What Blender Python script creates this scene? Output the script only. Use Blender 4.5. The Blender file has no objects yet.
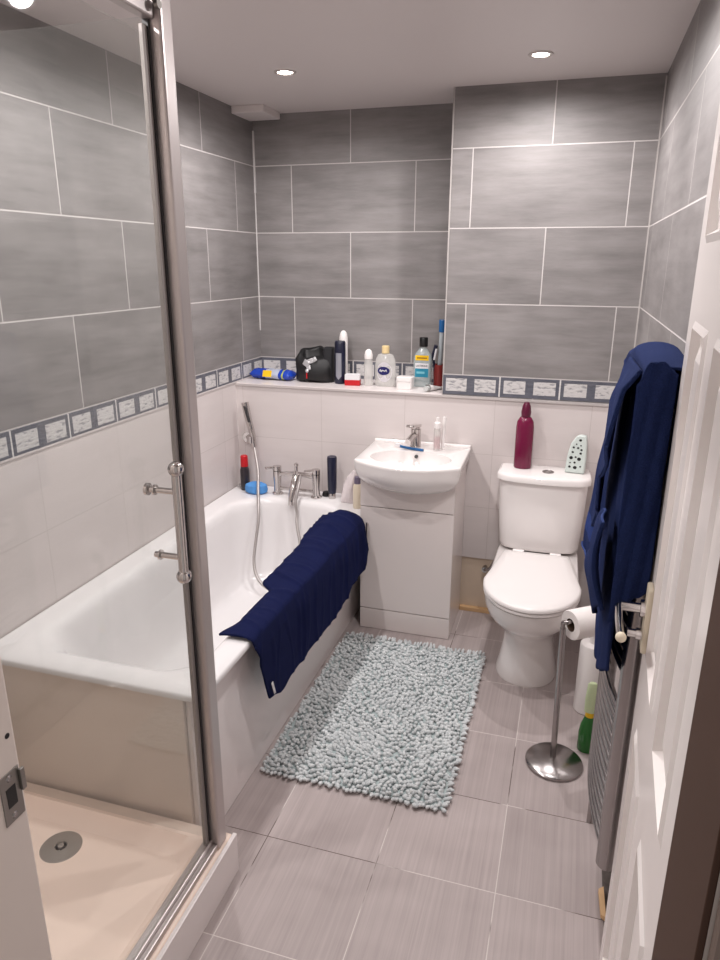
import bpy, bmesh, math, random
from mathutils import Vector, Matrix, noise
random.seed(7)
C = bpy.context.scene.collection
pi, sin, cos, sqrt = math.pi, math.sin, math.cos, math.sqrt

# ------------------------------------------------------------------ materials
def lin(c):
    out = []
    for v in c[:3]:
        v /= 255.0
        out.append(v / 12.92 if v <= 0.04045 else ((v + 0.055) / 1.055) ** 2.4)
    return (*out, 1.0)

class NT:
    def __init__(s, name):
        s.m = bpy.data.materials.new(name); s.m.use_nodes = True
        s.t = s.m.node_tree; s.n = s.t.nodes; s.l = s.t.links
        s.b = s.n['Principled BSDF']
    def node(s, typ, **kw):
        n = s.n.new(typ)
        for k, v in kw.items(): setattr(n, k, v)
        return n
    def put(s, sock, v):
        if isinstance(v, bpy.types.NodeSocket): s.l.new(v, sock)
        else: sock.default_value = v
    def math(s, op, a, b=0.0, c=None):
        n = s.node('ShaderNodeMath', operation=op)
        s.put(n.inputs[0], a); s.put(n.inputs[1], b)
        if c is not None: s.put(n.inputs[2], c)
        return n.outputs[0]
    def mix(s, f, a, b):
        n = s.node('ShaderNodeMix', data_type='RGBA')
        s.put(n.inputs[0], f); s.put(n.inputs[6], a); s.put(n.inputs[7], b)
        return n.outputs[2]
    def comb(s, x, y, z):
        n = s.node('ShaderNodeCombineXYZ')
        for i, v in enumerate((x, y, z)): s.put(n.inputs[i], v)
        return n.outputs[0]
    def noise(s, vec, scale=5, detail=3, rough=0.5):
        n = s.node('ShaderNodeTexNoise')
        if vec is not None: s.l.new(vec, n.inputs['Vector'])
        n.inputs['Scale'].default_value = scale; n.inputs['Detail'].default_value = detail
        n.inputs['Roughness'].default_value = rough
        return n.outputs['Fac']
    def ramp(s, fac, lo, hi):
        n = s.node('ShaderNodeMapRange'); n.clamp = True
        s.put(n.inputs[0], fac); n.inputs[1].default_value = lo; n.inputs[2].default_value = hi
        return n.outputs[0]
    def bump(s, h, strength=0.3, dist=0.01):
        n = s.node('ShaderNodeBump'); n.inputs['Strength'].default_value = strength
        n.inputs['Distance'].default_value = dist; s.l.new(h, n.inputs['Height'])
        s.l.new(n.outputs[0], s.b.inputs['Normal'])
    def obj(s):
        return s.node('ShaderNodeTexCoord').outputs['Object']
    def set(s, **kw):
        for k, v in kw.items(): s.put(s.b.inputs[k.replace('_', ' ')], v)
        return s.m

def plain(name, c, rough=0.4, metal=0.0, var=0.04, scale=14.0, spec=0.5, coat=0.0):
    g = NT(name); col = lin(c)
    f = g.noise(g.obj(), scale, 3)
    dark = tuple(v * (1 - var) for v in col[:3]) + (1,)
    lite = tuple(min(1, v * (1 + var)) for v in col[:3]) + (1,)
    return g.set(Base_Color=g.mix(f, dark, lite), Roughness=rough, Metallic=metal,
                 Specular_IOR_Level=spec, Coat_Weight=coat)

def tile_mat(name, axis, w, h, z0, off, stagger, ca, cb, grout, rough, streak=(2.2, 16.0), gw=0.0022, bump=0.25, var=0.12, vaxis='Z', grout2=None):
    g = NT(name)
    sep = g.node('ShaderNodeSeparateXYZ'); g.l.new(g.obj(), sep.inputs[0])
    u = sep.outputs[axis]; v = sep.outputs[vaxis]
    vv = g.math('DIVIDE', g.math('SUBTRACT', v, z0), h)
    row = g.math('FLOOR', vv)
    par = g.math('FLOORED_MODULO', row, 2.0)
    uu = g.math('DIVIDE', g.math('SUBTRACT', g.math('SUBTRACT', u, off), g.math('MULTIPLY', par, stagger)), w)
    colm = g.math('FLOOR', uu)
    fu = g.math('MULTIPLY', g.math('SUBTRACT', uu, colm), w)
    fv = g.math('MULTIPLY', g.math('SUBTRACT', vv, row), h)
    du = g.math('MINIMUM', fu, g.math('SUBTRACT', w, fu))
    dv = g.math('MINIMUM', fv, g.math('SUBTRACT', h, fv))
    d = g.math('MINIMUM', du, dv)
    mask = g.math('LESS_THAN', d, gw)
    wn = g.node('ShaderNodeTexWhiteNoise', noise_dimensions='2D'); g.l.new(g.comb(colm, row, 0.0), wn.inputs['Vector'])
    rnd = wn.outputs['Value']
    vec = g.comb(g.math('ADD', g.math('MULTIPLY', u, streak[0]), g.math('MULTIPLY', rnd, 37.0)), g.math('MULTIPLY', v, streak[1]), g.math('MULTIPLY', rnd, 11.0))
    n1 = g.noise(vec, 1.0, 6, 0.65)
    n2 = g.noise(g.comb(g.math('MULTIPLY', u, 2.5), g.math('MULTIPLY', v, 4.0), g.math('MULTIPLY', rnd, 9.0)), 1.6, 2)
    n3 = g.noise(g.comb(g.math('MULTIPLY', u, streak[0] * 2.1), g.math('MULTIPLY', v, streak[1] * 2.1), g.math('MULTIPLY', rnd, 5.0)), 1.0, 5, 0.7)
    f = g.ramp(g.math('ADD', g.math('MULTIPLY', n1, 0.45), g.math('ADD', g.math('MULTIPLY', n2, 0.3), g.math('MULTIPLY', n3, 0.25))), 0.29, 0.71)
    base = g.mix(f, lin(ca), lin(cb))
    k = g.math('ADD', 1.0 - var / 2, g.math('MULTIPLY', rnd, var))
    hs = g.node('ShaderNodeHueSaturation'); g.l.new(base, hs.inputs['Color']); g.l.new(k, hs.inputs['Value'])
    g.bump(g.math('MINIMUM', d, gw * 1.5), bump, 0.6)
    gcol = lin(grout)
    if grout2: gcol = g.mix(g.ramp(g.noise(g.obj(), 4.5, 3), 0.50, 0.56), lin(grout), lin(grout2))
    r = g.math('ADD', g.math('MULTIPLY', mask, 0.5), g.math('ADD', rough - 0.06, g.math('MULTIPLY', n1, 0.12)))
    return g.set(Base_Color=g.mix(mask, hs.outputs[0], gcol), Roughness=r, Specular_IOR_Level=0.35)

def border_mat(name, axis, off, low=0.0):
    """listello tile: two pale relief squares on a slate ground, tiles 250 mm long"""
    g = NT(name)
    sep = g.node('ShaderNodeSeparateXYZ'); g.l.new(g.obj(), sep.inputs[0])
    u = sep.outputs[axis]; v = sep.outputs['Z']
    uu = g.math('DIVIDE', g.math('SUBTRACT', u, off), 0.25)
    fu = g.math('MULTIPLY', g.math('FRACT', uu), 0.25)
    grout = g.math('MAXIMUM', g.math('LESS_THAN', fu, 0.003), g.math('GREATER_THAN', fu, 0.247))
    h = g.math('ABSOLUTE', g.math('SUBTRACT', g.math('FLOORED_MODULO', fu, 0.125), 0.0625))
    sq = g.math('MULTIPLY', g.math('LESS_THAN', h, 0.0455), g.math('LESS_THAN', g.math('ABSOLUTE', g.math('SUBTRACT', v, 1.0725)), 0.028))
    n = g.noise(g.comb(g.math('MULTIPLY', u, 40.0), g.math('MULTIPLY', v, 110.0), g.math('MULTIPLY', u, 9.0)), 1.0, 2)
    pale = g.mix(g.ramp(n, 0.34, 0.46), lin((150, 149, 152)), lin((203, 200, 199)))
    n3 = g.noise(g.obj(), 30.0, 3)
    slate = g.mix(n3, lin((76, 78, 88)), lin((108, 109, 118)))
    c = g.mix(sq, slate, pale)
    g.bump(n, 0.3, 0.01)
    c = g.mix(g.math('LESS_THAN', v, low), c, lin((214, 206, 204)))
    return g.set(Base_Color=g.mix(grout, c, lin((215, 212, 210))), Roughness=0.3)

def cloth_mat(name, c, hi=1.8):
    g = NT(name); col = lin(c)
    f = g.noise(g.obj(), 420.0, 2); f2 = g.noise(g.obj(), 22.0, 3)
    lite = tuple(min(1, v * hi) for v in col[:3]) + (1,)
    g.bump(f, 0.9, 0.004)
    return g.set(Base_Color=g.mix(g.math('MULTIPLY', f, g.math('ADD', 0.4, f2)), col, lite), Roughness=0.95,
                 Sheen_Weight=0.25, Sheen_Roughness=0.5, Sheen_Tint=lite, Specular_IOR_Level=0.1)

def glass_mat(name, tint, rough=0.02):
    g = NT(name); g.n.remove(g.b)
    tr = g.node('ShaderNodeBsdfTransparent'); tr.inputs[0].default_value = tint
    gl = g.node('ShaderNodeBsdfGlossy'); gl.inputs['Roughness'].default_value = rough
    lw = g.node('ShaderNodeLayerWeight'); lw.inputs['Blend'].default_value = 0.5
    fr = g.math('ADD', 0.03, g.math('MULTIPLY', g.math('POWER', lw.outputs['Facing'], 5.0), 0.6))
    sm = g.noise(g.obj(), 6.0, 4)
    mx = g.node('ShaderNodeMixShader')
    g.l.new(g.math('MULTIPLY', fr, g.math('ADD', 0.75, g.math('MULTIPLY', sm, 0.5))), mx.inputs[0])
    g.l.new(tr.outputs[0], mx.inputs[1]); g.l.new(gl.outputs[0], mx.inputs[2])
    df = g.node('ShaderNodeBsdfDiffuse'); df.inputs[0].default_value = lin((200, 200, 196))
    m2 = g.node('ShaderNodeMixShader'); m2.inputs[0].default_value = 0.015
    g.l.new(mx.outputs[0], m2.inputs[1]); g.l.new(df.outputs[0], m2.inputs[2])
    g.l.new(m2.outputs[0], g.n['Material Output'].inputs[0])
    return g.m

def clear_mat(name, c, alpha=0.35, rough=0.12):
    g = NT(name)
    f = g.noise(g.obj(), 30.0, 2)
    return g.set(Base_Color=lin(c), Roughness=rough, Alpha=g.math('ADD', alpha, g.math('MULTIPLY', f, 0.1)), Coat_Weight=0.3)

def emit_mat(name, c, s):
    g = NT(name)
    return g.set(Base_Color=(1, 1, 1, 1), Emission_Color=lin(c), Emission_Strength=s)

GA, GB, GG = (105, 101, 100), (154, 149, 148), (196, 190, 188)
grey_x = tile_mat('grey tiles across', 'X', 0.6, 0.3, 1.1166, 0.191, 0.293, GA, GB, GG, 0.50)
grey_xb = tile_mat('grey tiles block', 'X', 0.6, 0.3, 1.1166, 1.087, 0.303, GA, GB, GG, 0.50)
grey_y = tile_mat('grey tiles left', 'Y', 0.6, 0.3, 1.1166, -0.203, -0.294, GA, GB, GG, 0.50)
grey_yr = tile_mat('grey tiles right', 'Y', 0.6, 0.3, 1.1166, -0.75, 0.3, GA, GB, GG, 0.50)
WA, WB, WG = (208, 199, 197), (218, 210, 208), (196, 187, 184)
white_x = tile_mat('white tiles across', 'X', 0.4, 0.25, 0.02, 0.035, 0.0, WA, WB, WG, 0.30, gw=0.0011, var=0.03)
white_y = tile_mat('white tiles along', 'Y', 0.4, 0.25, 0.02, -0.04, 0.0, WA, WB, WG, 0.30, gw=0.0011, var=0.03)
floor_m = tile_mat('floor tiles', 'X', 0.325, 0.325, -1.85, 0.82, 0.0, (158, 146, 144), (194, 182, 180), (214, 206, 202), 0.45, streak=(95.0, 1.2), gw=0.0013, var=0.10, vaxis='Y', bump=0.2, grout2=(112, 100, 96))
bord_x = border_mat('border across', 'X', 0.998); bord_y = border_mat('border along', 'Y', -1.735, 1.036)
ceil_m = plain('ceiling paint', (222, 214, 212), 0.4, var=0.02, scale=2)
ledge_m = plain('ledge white', (222, 214, 212), 0.3)
beige_m = plain('bare plaster', (214, 196, 176), 0.8, var=0.1)
wood_m = plain('raw wood', (214, 176, 132), 0.7, var=0.15)
gloss_w = plain('white ceramic', (240, 235, 233), 0.10, var=0.008, coat=0.3)
acryl_w = plain('white acrylic', (232, 229, 229), 0.16, var=0.01)
panel_w = plain('white panel', (238, 230, 228), 0.25, var=0.02)
panel_c = plain('cream panel', (230, 215, 203), 0.22, var=0.03)
tray_m = plain('cream tray', (250, 229, 214), 0.35, var=0.02)
cab_w = plain('white gloss board', (228, 219, 216), 0.18, var=0.01)
door_w = plain('white door paint', (246, 239, 236), 0.25, var=0.015)
jamb_w = plain('white jamb paint', (226, 214, 206), 0.45, var=0.02)
jamb_shade = plain('shaded jamb paint', (72, 46, 32), 0.7, var=0.06)  # dark brown puts the shade on the hinge jamb into its paint
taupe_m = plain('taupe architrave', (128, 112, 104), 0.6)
chrome = plain('chrome', (205, 200, 198), 0.12, 1.0, var=0.02)
chrome_d = plain('satin chrome', (168, 163, 162), 0.24, 1.0, var=0.05)
steel = plain('brushed steel', (150, 146, 142), 0.34, 1.0, var=0.06)
alu = plain('polished aluminium frame', (196, 188, 186), 0.36, 0.75, var=0.03)
rubber = plain('dark seal', (52, 50, 52), 0.5)
black = plain('black', (14, 13, 15), 0.4)
blackf = plain('black fabric', (16, 15, 17), 0.55, var=0.4, scale=40)
navy = cloth_mat('navy towel', (17, 22, 54), 2.0)
navy2 = cloth_mat('blue towel', (26, 36, 70), 2.0)
band_m = cloth_mat('towel band', (40, 56, 108), 1.3)
glass = glass_mat('shower glass', (0.960, 0.966, 0.962, 1))
white_p = plain('white plastic', (236, 231, 229), 0.3, var=0.01)
paper = plain('toilet paper', (240, 234, 231), 0.95, var=0.02)
cream_p = plain('cream plastic', (226, 214, 192), 0.4)
greycap = plain('grey purple cap', (110, 100, 122), 0.4)
mag_m = plain('magenta plastic', (112, 12, 58), 0.25, var=0.06)
mag_d = plain('dark magenta cap', (90, 10, 48), 0.3)
mint = plain('mint plastic', (206, 216, 211), 0.35)
red_m = plain('red plastic', (188, 20, 30), 0.35)
blue_s = plain('blue sponge', (84, 148, 214), 0.85, var=0.18, scale=60)
blue_p = plain('blue wrapper', (28, 64, 170), 0.25, var=0.2)
blue_t = plain('blue brush plastic', (26, 92, 150), 0.3)
navy_p = plain('navy can', (24, 27, 52), 0.28)
silver_p = plain('silver print', (170, 172, 182), 0.3, 0.6)
yellow_p = plain('yellow print', (236, 190, 20), 0.4)
gold_p = plain('gold cap', (224, 200, 150), 0.35)
teal_p = plain('teal label', (34, 132, 160), 0.4)
label_w = plain('label white', (222, 220, 222), 0.5)
label_n = plain('label navy', (26, 26, 92), 0.4)
clear_b = clear_mat('clear plastic', (224, 222, 218), 0.45)
clear_l = clear_mat('clear blue plastic', (196, 208, 208), 0.4)
clear_p = clear_mat('pink liquid', (222, 150, 164), 0.75)
bag_m = clear_mat('clear bag', (236, 226, 227), 0.58, 0.3)
green_m = plain('green liquid', (40, 110, 44), 0.25, var=0.15)
lime_m = plain('pale lime plastic', (206, 222, 178), 0.35)
rug_m = None
def make_rug_mat():
    g = NT('rug chenille')
    a = g.node('ShaderNodeAttribute'); a.attribute_name = 'tint'
    f = g.noise(g.obj(), 6.0, 3)
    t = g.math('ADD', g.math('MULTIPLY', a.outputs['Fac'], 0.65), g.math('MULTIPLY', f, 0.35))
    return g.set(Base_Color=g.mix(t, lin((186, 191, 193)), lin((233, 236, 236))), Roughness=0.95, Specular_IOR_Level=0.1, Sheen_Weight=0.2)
rug_m = make_rug_mat()

# ------------------------------------------------------------------ building helpers
WL = {}
def tagit(o, label=None, cat=None, group=None, kind=None):
    if label: o['label'] = label
    if cat: o['category'] = cat
    if group: o['group'] = group
    if kind: o['kind'] = kind
    return o

def thing(name, loc, label, cat, group=None):
    o = bpy.data.objects.new(name, None); C.objects.link(o); o.location = loc
    o.empty_display_size = 0.05
    WL[o] = Vector(loc)
    return tagit(o, label, cat, group)

def put(name, bm, mats, parent=None, smooth=True, bevel=0.0, solid=0.0, sub=0, origin=None, angle=40, seg=2, offset=1.0):
    """link one mesh; bm is in world metres, moved to the parent's (or its own base) origin"""
    bmesh.ops.remove_doubles(bm, verts=bm.verts[:], dist=1e-6)
    bmesh.ops.recalc_face_normals(bm, faces=bm.faces[:])
    if parent is not None: w = WL[parent]
    elif origin is not None: w = Vector(origin)
    else:
        xs = [v.co.x for v in bm.verts]; ys = [v.co.y for v in bm.verts]
        w = Vector(((min(xs) + max(xs)) / 2, (min(ys) + max(ys)) / 2, min(v.co.z for v in bm.verts)))
    bm.transform(Matrix.Translation(-w))
    me = bpy.data.meshes.new(name); bm.to_mesh(me); bm.free()
    o = bpy.data.objects.new(name, me); C.objects.link(o)
    for m in (mats if isinstance(mats, (list, tuple)) else [mats]): me.materials.append(m)
    if smooth:
        me.polygons.foreach_set('use_smooth', [True] * len(me.polygons))
        try: me.set_sharp_from_angle(angle=math.radians(angle))
        except Exception: pass
    if parent is not None: o.parent = parent
    else: o.location = w
    WL[o] = w
    if bevel:
        b = o.modifiers.new('bevel', 'BEVEL'); b.width = bevel; b.segments = seg; b.limit_method = 'ANGLE'
    if solid:
        s = o.modifiers.new('solid', 'SOLIDIFY'); s.thickness = solid; s.offset = offset
    if sub:
        s = o.modifiers.new('sub', 'SUBSURF'); s.levels = sub; s.render_levels = sub
    return o

B = bmesh.new
def box(bm, x0, x1, y0, y1, z0, z1, mi=0):
    v = [bm.verts.new((x, y, z)) for z in (z0, z1) for y in (y0, y1) for x in (x0, x1)]
    for f in ((0, 2, 3, 1), (4, 5, 7, 6), (0, 1, 5, 4), (2, 6, 7, 3), (0, 4, 6, 2), (1, 3, 7, 5)):
        bm.faces.new([v[i] for i in f]).material_index = mi
    return bm
def quad(bm, pts, mi=0):
    f = bm.faces.new([bm.verts.new(p) for p in pts]); f.material_index = mi; return bm
def ring(bm, pts): return [bm.verts.new(p) for p in pts]
def bridge(bm, a, b, mi=0):
    n = len(a)
    for i in range(n):
        bm.faces.new((a[i], a[(i + 1) % n], b[(i + 1) % n], b[i])).material_index = mi
def loft(bm, rings, cap0=True, cap1=True, mi=0):
    rs = [ring(bm, r) for r in rings]
    for a, b in zip(rs, rs[1:]): bridge(bm, a, b, mi)
    if cap0: bm.faces.new(rs[0][::-1]).material_index = mi
    if cap1: bm.faces.new(rs[-1]).material_index = mi
    return bm
def lathe(bm, prof, c, sx=1, sy=1, seg=28, rot=0.0, M=None, mi=0):
    rs = []
    for r, z in prof:
        r = max(r, 1e-4)
        pts = []
        for k in range(seg):
            a = 2 * pi * k / seg
            p = Vector((r * sx * cos(a), r * sy * sin(a), z))
            if rot: p.rotate(Matrix.Rotation(rot, 3, 'Z'))
            if M is not None: p = M @ p
            pts.append(p + Vector(c))
        rs.append(pts)
    return loft(bm, rs, mi=mi)
def frame_of(d):
    d = Vector(d).normalized()
    q = d.to_track_quat('Z', 'Y')
    return q.to_matrix()
def rod(bm, a, b, r, seg=16, r2=None):
    a = Vector(a); b = Vector(b); L = (b - a).length
    return lathe(bm, [(r, 0), (r if r2 is None else r2, L)], a, seg=seg, M=frame_of(b - a))
def ball(bm, c, r, sx=1, sy=1, sz=1, seg=20):
    n = 10
    return lathe(bm, [(r * sin(pi * i / n), -r * sz * cos(pi * i / n)) for i in range(n + 1)], c, sx, sy, seg)
def smooth_path(pts, n=8):
    P = [Vector(p) for p in pts]; out = []
    for i in range(len(P) - 1):
        p0 = P[max(i - 1, 0)]; p1 = P[i]; p2 = P[i + 1]; p3 = P[min(i + 2, len(P) - 1)]
        for k in range(n):
            t = k / n
            out.append(0.5 * ((2 * p1) + (-p0 + p2) * t + (2 * p0 - 5 * p1 + 4 * p2 - p3) * t * t + (-p0 + 3 * p1 - 3 * p2 + p3) * t ** 3))
    out.append(P[-1]); return out
def tube(bm, pts, r, seg=12, n=8, curve=True, radii=None):
    path = smooth_path(pts, n) if curve else [Vector(p) for p in pts]
    rs = []; up = None
    for i, p in enumerate(path):
        d = (path[min(i + 1, len(path) - 1)] - path[max(i - 1, 0)]).normalized()
        if up is None: up = Vector((0, 0, 1)) if abs(d.z) < 0.9 else Vector((1, 0, 0))
        s = d.cross(up).normalized(); up = s.cross(d).normalized()
        rr = r if radii is None else radii(i / (len(path) - 1))
        rs.append([p + (s * cos(2 * pi * k / seg) + up * sin(2 * pi * k / seg)) * rr for k in range(seg)])
    return loft(bm, rs)
def rrect(x0, x1, y0, y1, z, r, n=8):
    pts = []
    for cx, cy, a0 in ((x1 - r, y1 - r, 0), (x0 + r, y1 - r, 90), (x0 + r, y0 + r, 180), (x1 - r, y0 + r, 270)):
        for k in range(n + 1):
            a = math.radians(a0 + 90 * k / n)
            pts.append((cx + r * cos(a), cy + r * sin(a), z))
    return pts
def text_mesh(s, size, extrude=0.0):
    cu = bpy.data.curves.new('t', 'FONT'); cu.body = s; cu.size = size; cu.align_x = 'CENTER'; cu.align_y = 'CENTER'; cu.extrude = extrude
    o = bpy.data.objects.new('t', cu); C.objects.link(o)
    dg = bpy.context.evaluated_depsgraph_get()
    me = bpy.data.meshes.new_from_object(o.evaluated_get(dg))
    bm = B(); bm.from_mesh(me)
    bpy.data.objects.remove(o); bpy.data.curves.remove(cu); bpy.data.meshes.remove(me)
    return bm
def lettering(name, s, size, loc, yaw, m, parent):
    """flat writing facing -y, turned by yaw about z"""
    bm = text_mesh(s, size)
    bm.transform(Matrix.Translation(loc) @ Matrix.Rotation(yaw, 4, 'Z') @ Matrix.Rotation(pi / 2, 4, 'X'))
    return put(name, bm, m, parent, smooth=False)

def struct(name, bm, m, label, cat, **kw):
    kw.setdefault('smooth', False)
    o = put(name, bm, m, origin=(0, 0, 0), **kw)
    return tagit(o, label, cat, kind='structure')

# ------------------------------------------------------------------ room shell (metres; x right, y away, left wall x=0, alcove wall y=0)
W, ZC, YF, HALL = 1.774, 2.237, -2.70, -2.84
LF, ZL, XB = -0.30, 1.0287, 1.002       # face of the boxed-in lower wall, ledge height, edge of the projecting block
BF = -0.288
struct('floor', box(B(), 0.0, 1.9, -3.7, 0.0, -0.05, 0.0), floor_m, 'taupe streaked floor tiles of the bathroom', 'floor')
struct('ceiling', box(B(), -0.1, 1.9, HALL, 0.1, ZC, ZC + 0.08), ceil_m, 'plain pale ceiling with recessed downlights', 'ceiling')
def wall_lr(name, x0, x1, gm, label):
    bm = B()
    box(bm, x0, x1, HALL, 0.1, 0.0, 1.0287, 0); box(bm, x0, x1, HALL, 0.1, 1.0287, ZC, 1)
    struct(name, bm, [white_y, gm], label, 'wall')
wall_lr('wall_left', -0.1, 0.0, grey_y, 'left wall, grey stone tiles over white tiles')
wall_lr('wall_right', W, W + 0.1, grey_yr, 'right wall, grey tiles behind the radiator and door')
struct('wall_back', box(B(), 0, XB, 0.0, 0.1, 0.9, ZC), grey_x, 'grey tiled wall of the alcove above the ledge', 'wall')
bm = box(B(), XB, W, BF, 0.1, ZL - 0.004, ZC)
struct('wall_back_block', bm, grey_xb, 'grey tiled wall section standing forward above the toilet', 'wall')
bm = box(B(), 0, W, LF, 0.0, 0.27, ZL - 0.004, 0)
box(bm, 1.36, W, LF, 0.0, 0.0, 0.27, 0)
struct('wall_back_lower', bm, white_x, 'boxed-in white tiled wall behind basin and toilet', 'wall')
struct('wall_back_bottom', box(B(), 0, 1.36, LF + 0.008, 0.0, 0.0, 0.27), beige_m, 'bare beige board strip below the white tiles', 'wall')
bm = box(B(), 0.0, XB, LF - 0.004, 0.0, ZL - 0.004, ZL)
struct('trim_1', bm, ledge_m, 'white ledge top of the boxed-in wall', 'ledge', bevel=0.0015)
bm = box(B(), 0.0, W, LF - 0.007, LF - 0.0005, ZL - 0.012, ZL - 0.004)
box(bm, XB, W, LF - 0.006, BF + 0.0, ZL - 0.006, ZL - 0.003)
struct('trim_2', bm, plain('edging', (206, 199, 197), 0.3, 0.3), 'thin chrome edging strip along the ledge', 'trim')
struct('trim_3', box(B(), 0.0, 0.003, -2.0, -0.001, ZL + 0.001, 1.1135), bord_y, 'patterned border strip along the left wall', 'border')
struct('trim_4', box(B(), 0.003, XB, -0.003, 0.0, ZL + 0.001, 1.1135), bord_x, 'patterned border strip at the back of the ledge', 'border')
struct('trim_5', box(B(), XB, W, BF - 0.003, BF, ZL + 0.001, 1.1135), bord_x, 'patterned border strip above the toilet', 'border')
bm = box(B(), XB - 0.003, XB + 0.003, BF - 0.002, BF + 0.004, ZL, ZC)
struct('trim_6', bm, plain('edge trim', (176, 170, 167), 0.4), 'pale vertical edging on the corner of the block', 'trim')
bm = box(B(), 0.0, 0.007, -0.007, 0.0, 1.90, 2.17); box(bm, 0.0, 0.004, -0.004, 0.0, 1.25, 1.9)
struct('trim_7', bm, plain('sealant', (218, 214, 212), 0.4), 'white sealant bead in the alcove corner', 'sealant')
bm = box(B(), W - 0.005, W, BF - 0.005, BF, 1.12, ZC - 0.01)
struct('trim_8', bm, plain('grout bead', (186, 180, 177), 0.6), 'pale grout line in the right back corner', 'grout')
bm = box(B(), 0.0, 0.155, -0.215, -0.03, 2.206, ZC)
struct('trim_9', bm, ceil_m, 'white boxed pipe cover under the ceiling corner', 'boxing', bevel=0.004)
struct('trim_10', box(B(), 1.127, 1.33, LF - 0.016, LF + 0.008, 0.0, 0.02), wood_m, 'raw wood batten on the floor beside the vanity', 'batten', bevel=0.002)
struct('trim_15', box(B(), W - 0.034, W, -2.05, -1.25, 0.0, 0.006), plain('rough screed', (92, 84, 80), 0.9, var=0.5, scale=60), 'rough bare screed strip at the foot of the right wall', 'screed')
tagit(put('wood_offcut', loft(B(), [[(1.728, -1.775, 0.0065), (1.740, -1.768, 0.0065), (1.744, -1.86, 0.0065), (1.732, -1.85, 0.0065)], [(1.728, -1.775, 0.02), (1.740, -1.768, 0.024), (1.744, -1.86, 0.022), (1.732, -1.85, 0.016)]]), wood_m, smooth=False), 'small tan wood offcut on the floor by the door', 'wood')
# doorway wall
bm = box(B(), 0, 0.848, HALL, YF, 0.0, ZC); box(bm, 1.682, W, HALL, YF, 0.0, ZC); box(bm, 0.848, 1.682, HALL, YF, 2.02, ZC)
struct('wall_front', bm, plain('hall paint', (206, 196, 190), 0.7), 'plastered wall around the doorway', 'wall')
bm = box(B(), 0.848, 0.871, HALL - 0.012, YF + 0.001, 0.0, 2.02)
jl = struct('trim_11', bm, jamb_w, 'white door jamb with brass-worn strike plate', 'door jamb', bevel=0.004)
bm = box(B(), 0.790, 0.848, HALL - 0.014, HALL, 0.0, 2.07)
struct('trim_12', bm, jamb_w, 'white architrave around the door jamb', 'architrave', bevel=0.003)
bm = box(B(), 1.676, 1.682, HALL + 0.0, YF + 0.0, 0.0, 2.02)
struct('trim_13', bm, jamb_shade, 'hinge side of the door frame, its shade painted in dark brown', 'door jamb', bevel=0.001)
bm = box(B(), 1.684, 1.76, HALL - 0.016, HALL, 0.0, 2.07)
struct('trim_14', bm, taupe_m, 'taupe architrave at the hinge side', 'architrave', bevel=0.004)
bm = box(B(), 0.871, 0.8726, -2.738, -2.704, 0.858, 0.934)
box(bm, 0.8726, 0.877, -2.7065, -2.699, 0.895, 0.928)
put('strike_plate', bm, steel, jl, smooth=False, bevel=0.0006)
bm = box(B(), 0.8726, 0.8731, -2.730, -2.714, 0.882, 0.912)
tagit(put('latch_hole', bm, black, jl, smooth=False), 'dark latch hole')
put('screw_hole', lathe(B(), [(0, 0), (0.004, 0), (0.004, 0.0004), (0, 0.0004)], (0.871, -2.712, 0.985), seg=14, M=frame_of((1, 0, 0))), black, jl)
for z in (0.867, 0.925):
    bm = lathe(B(), [(0, 0), (0.005, 0), (0.0035, 0.0015), (0, 0.0016)], (0.8726, -2.722, z), seg=14, M=frame_of((1, 0, 0)))
    put('screw', bm, chrome_d, jl)

# ------------------------------------------------------------------ door (open, hinged on the right)
hinge = Vector((1.684, -2.694, 0)); free = Vector((1.7145, -2.056, 0))
dd = (free - hinge); DL = dd.length; dd.normalize(); nn = Vector((-dd.y, dd.x, 0))   # nn points into the room (-x)
if nn.x > 0: nn = -nn
def D(u, d, z): return hinge + dd * u + nn * d + Vector((0, 0, z))
def door_leaf():
    bm = B(); z0, z1 = 0.012, 1.99; th = 0.035
    us = [0, 0.095, DL / 2 - 0.045, DL / 2 + 0.045, DL - 0.095, DL]
    zs = [z0, 0.23, 0.78, 0.93, 1.50, 1.61, 1.87, z1]
    V = {}
    def vv(u, d, z):
        k = (round(u, 5), round(d, 5), round(z, 5))
        if k not in V: V[k] = bm.verts.new(D(u, d, z))
        return V[k]
    for i in range(5):
        for j in range(7):
            a, b, c, d = us[i], us[i + 1], zs[j], zs[j + 1]
            if i in (1, 3) and j in (1, 3, 5):
                lev = [(0.0, 0.0), (0.010, 0.004), (0.018, -0.009), (0.030, -0.009), (0.052, -0.002)]
                prev = None
                for ins, dep in lev:
                    r = [vv(a + ins, dep, c + ins), vv(b - ins, dep, c + ins), vv(b - ins, dep, d - ins), vv(a + ins, dep, d - ins)]
                    if prev:
                        for k in range(4): bm.faces.new((prev[k], prev[(k + 1) % 4], r[(k + 1) % 4], r[k]))
                    prev = r
                bm.faces.new(prev)
            else:
                bm.faces.new((vv(a, 0, c), vv(b, 0, c), vv(b, 0, d), vv(a, 0, d)))
    bk = [bm.verts.new(D(u, -th, z)) for u, z in ((0, z0), (DL, z0), (DL, z1), (0, z1))]
    bm.faces.new(bk)
    bm.faces.new([vv(u, 0, z0) for u in us] + [bk[1], bk[0]])
    bm.faces.new([vv(u, 0, z1) for u in us] + [bk[2], bk[3]])
    bm.faces.new([vv(0, 0, z) for z in zs] + [bk[3], bk[0]])
    bm.faces.new([vv(DL, 0, z) for z in zs] + [bk[2], bk[1]])
    return bm
dl = struct('door_1', door_leaf(), door_w, 'white six-panel door standing open on the right', 'door')
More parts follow.
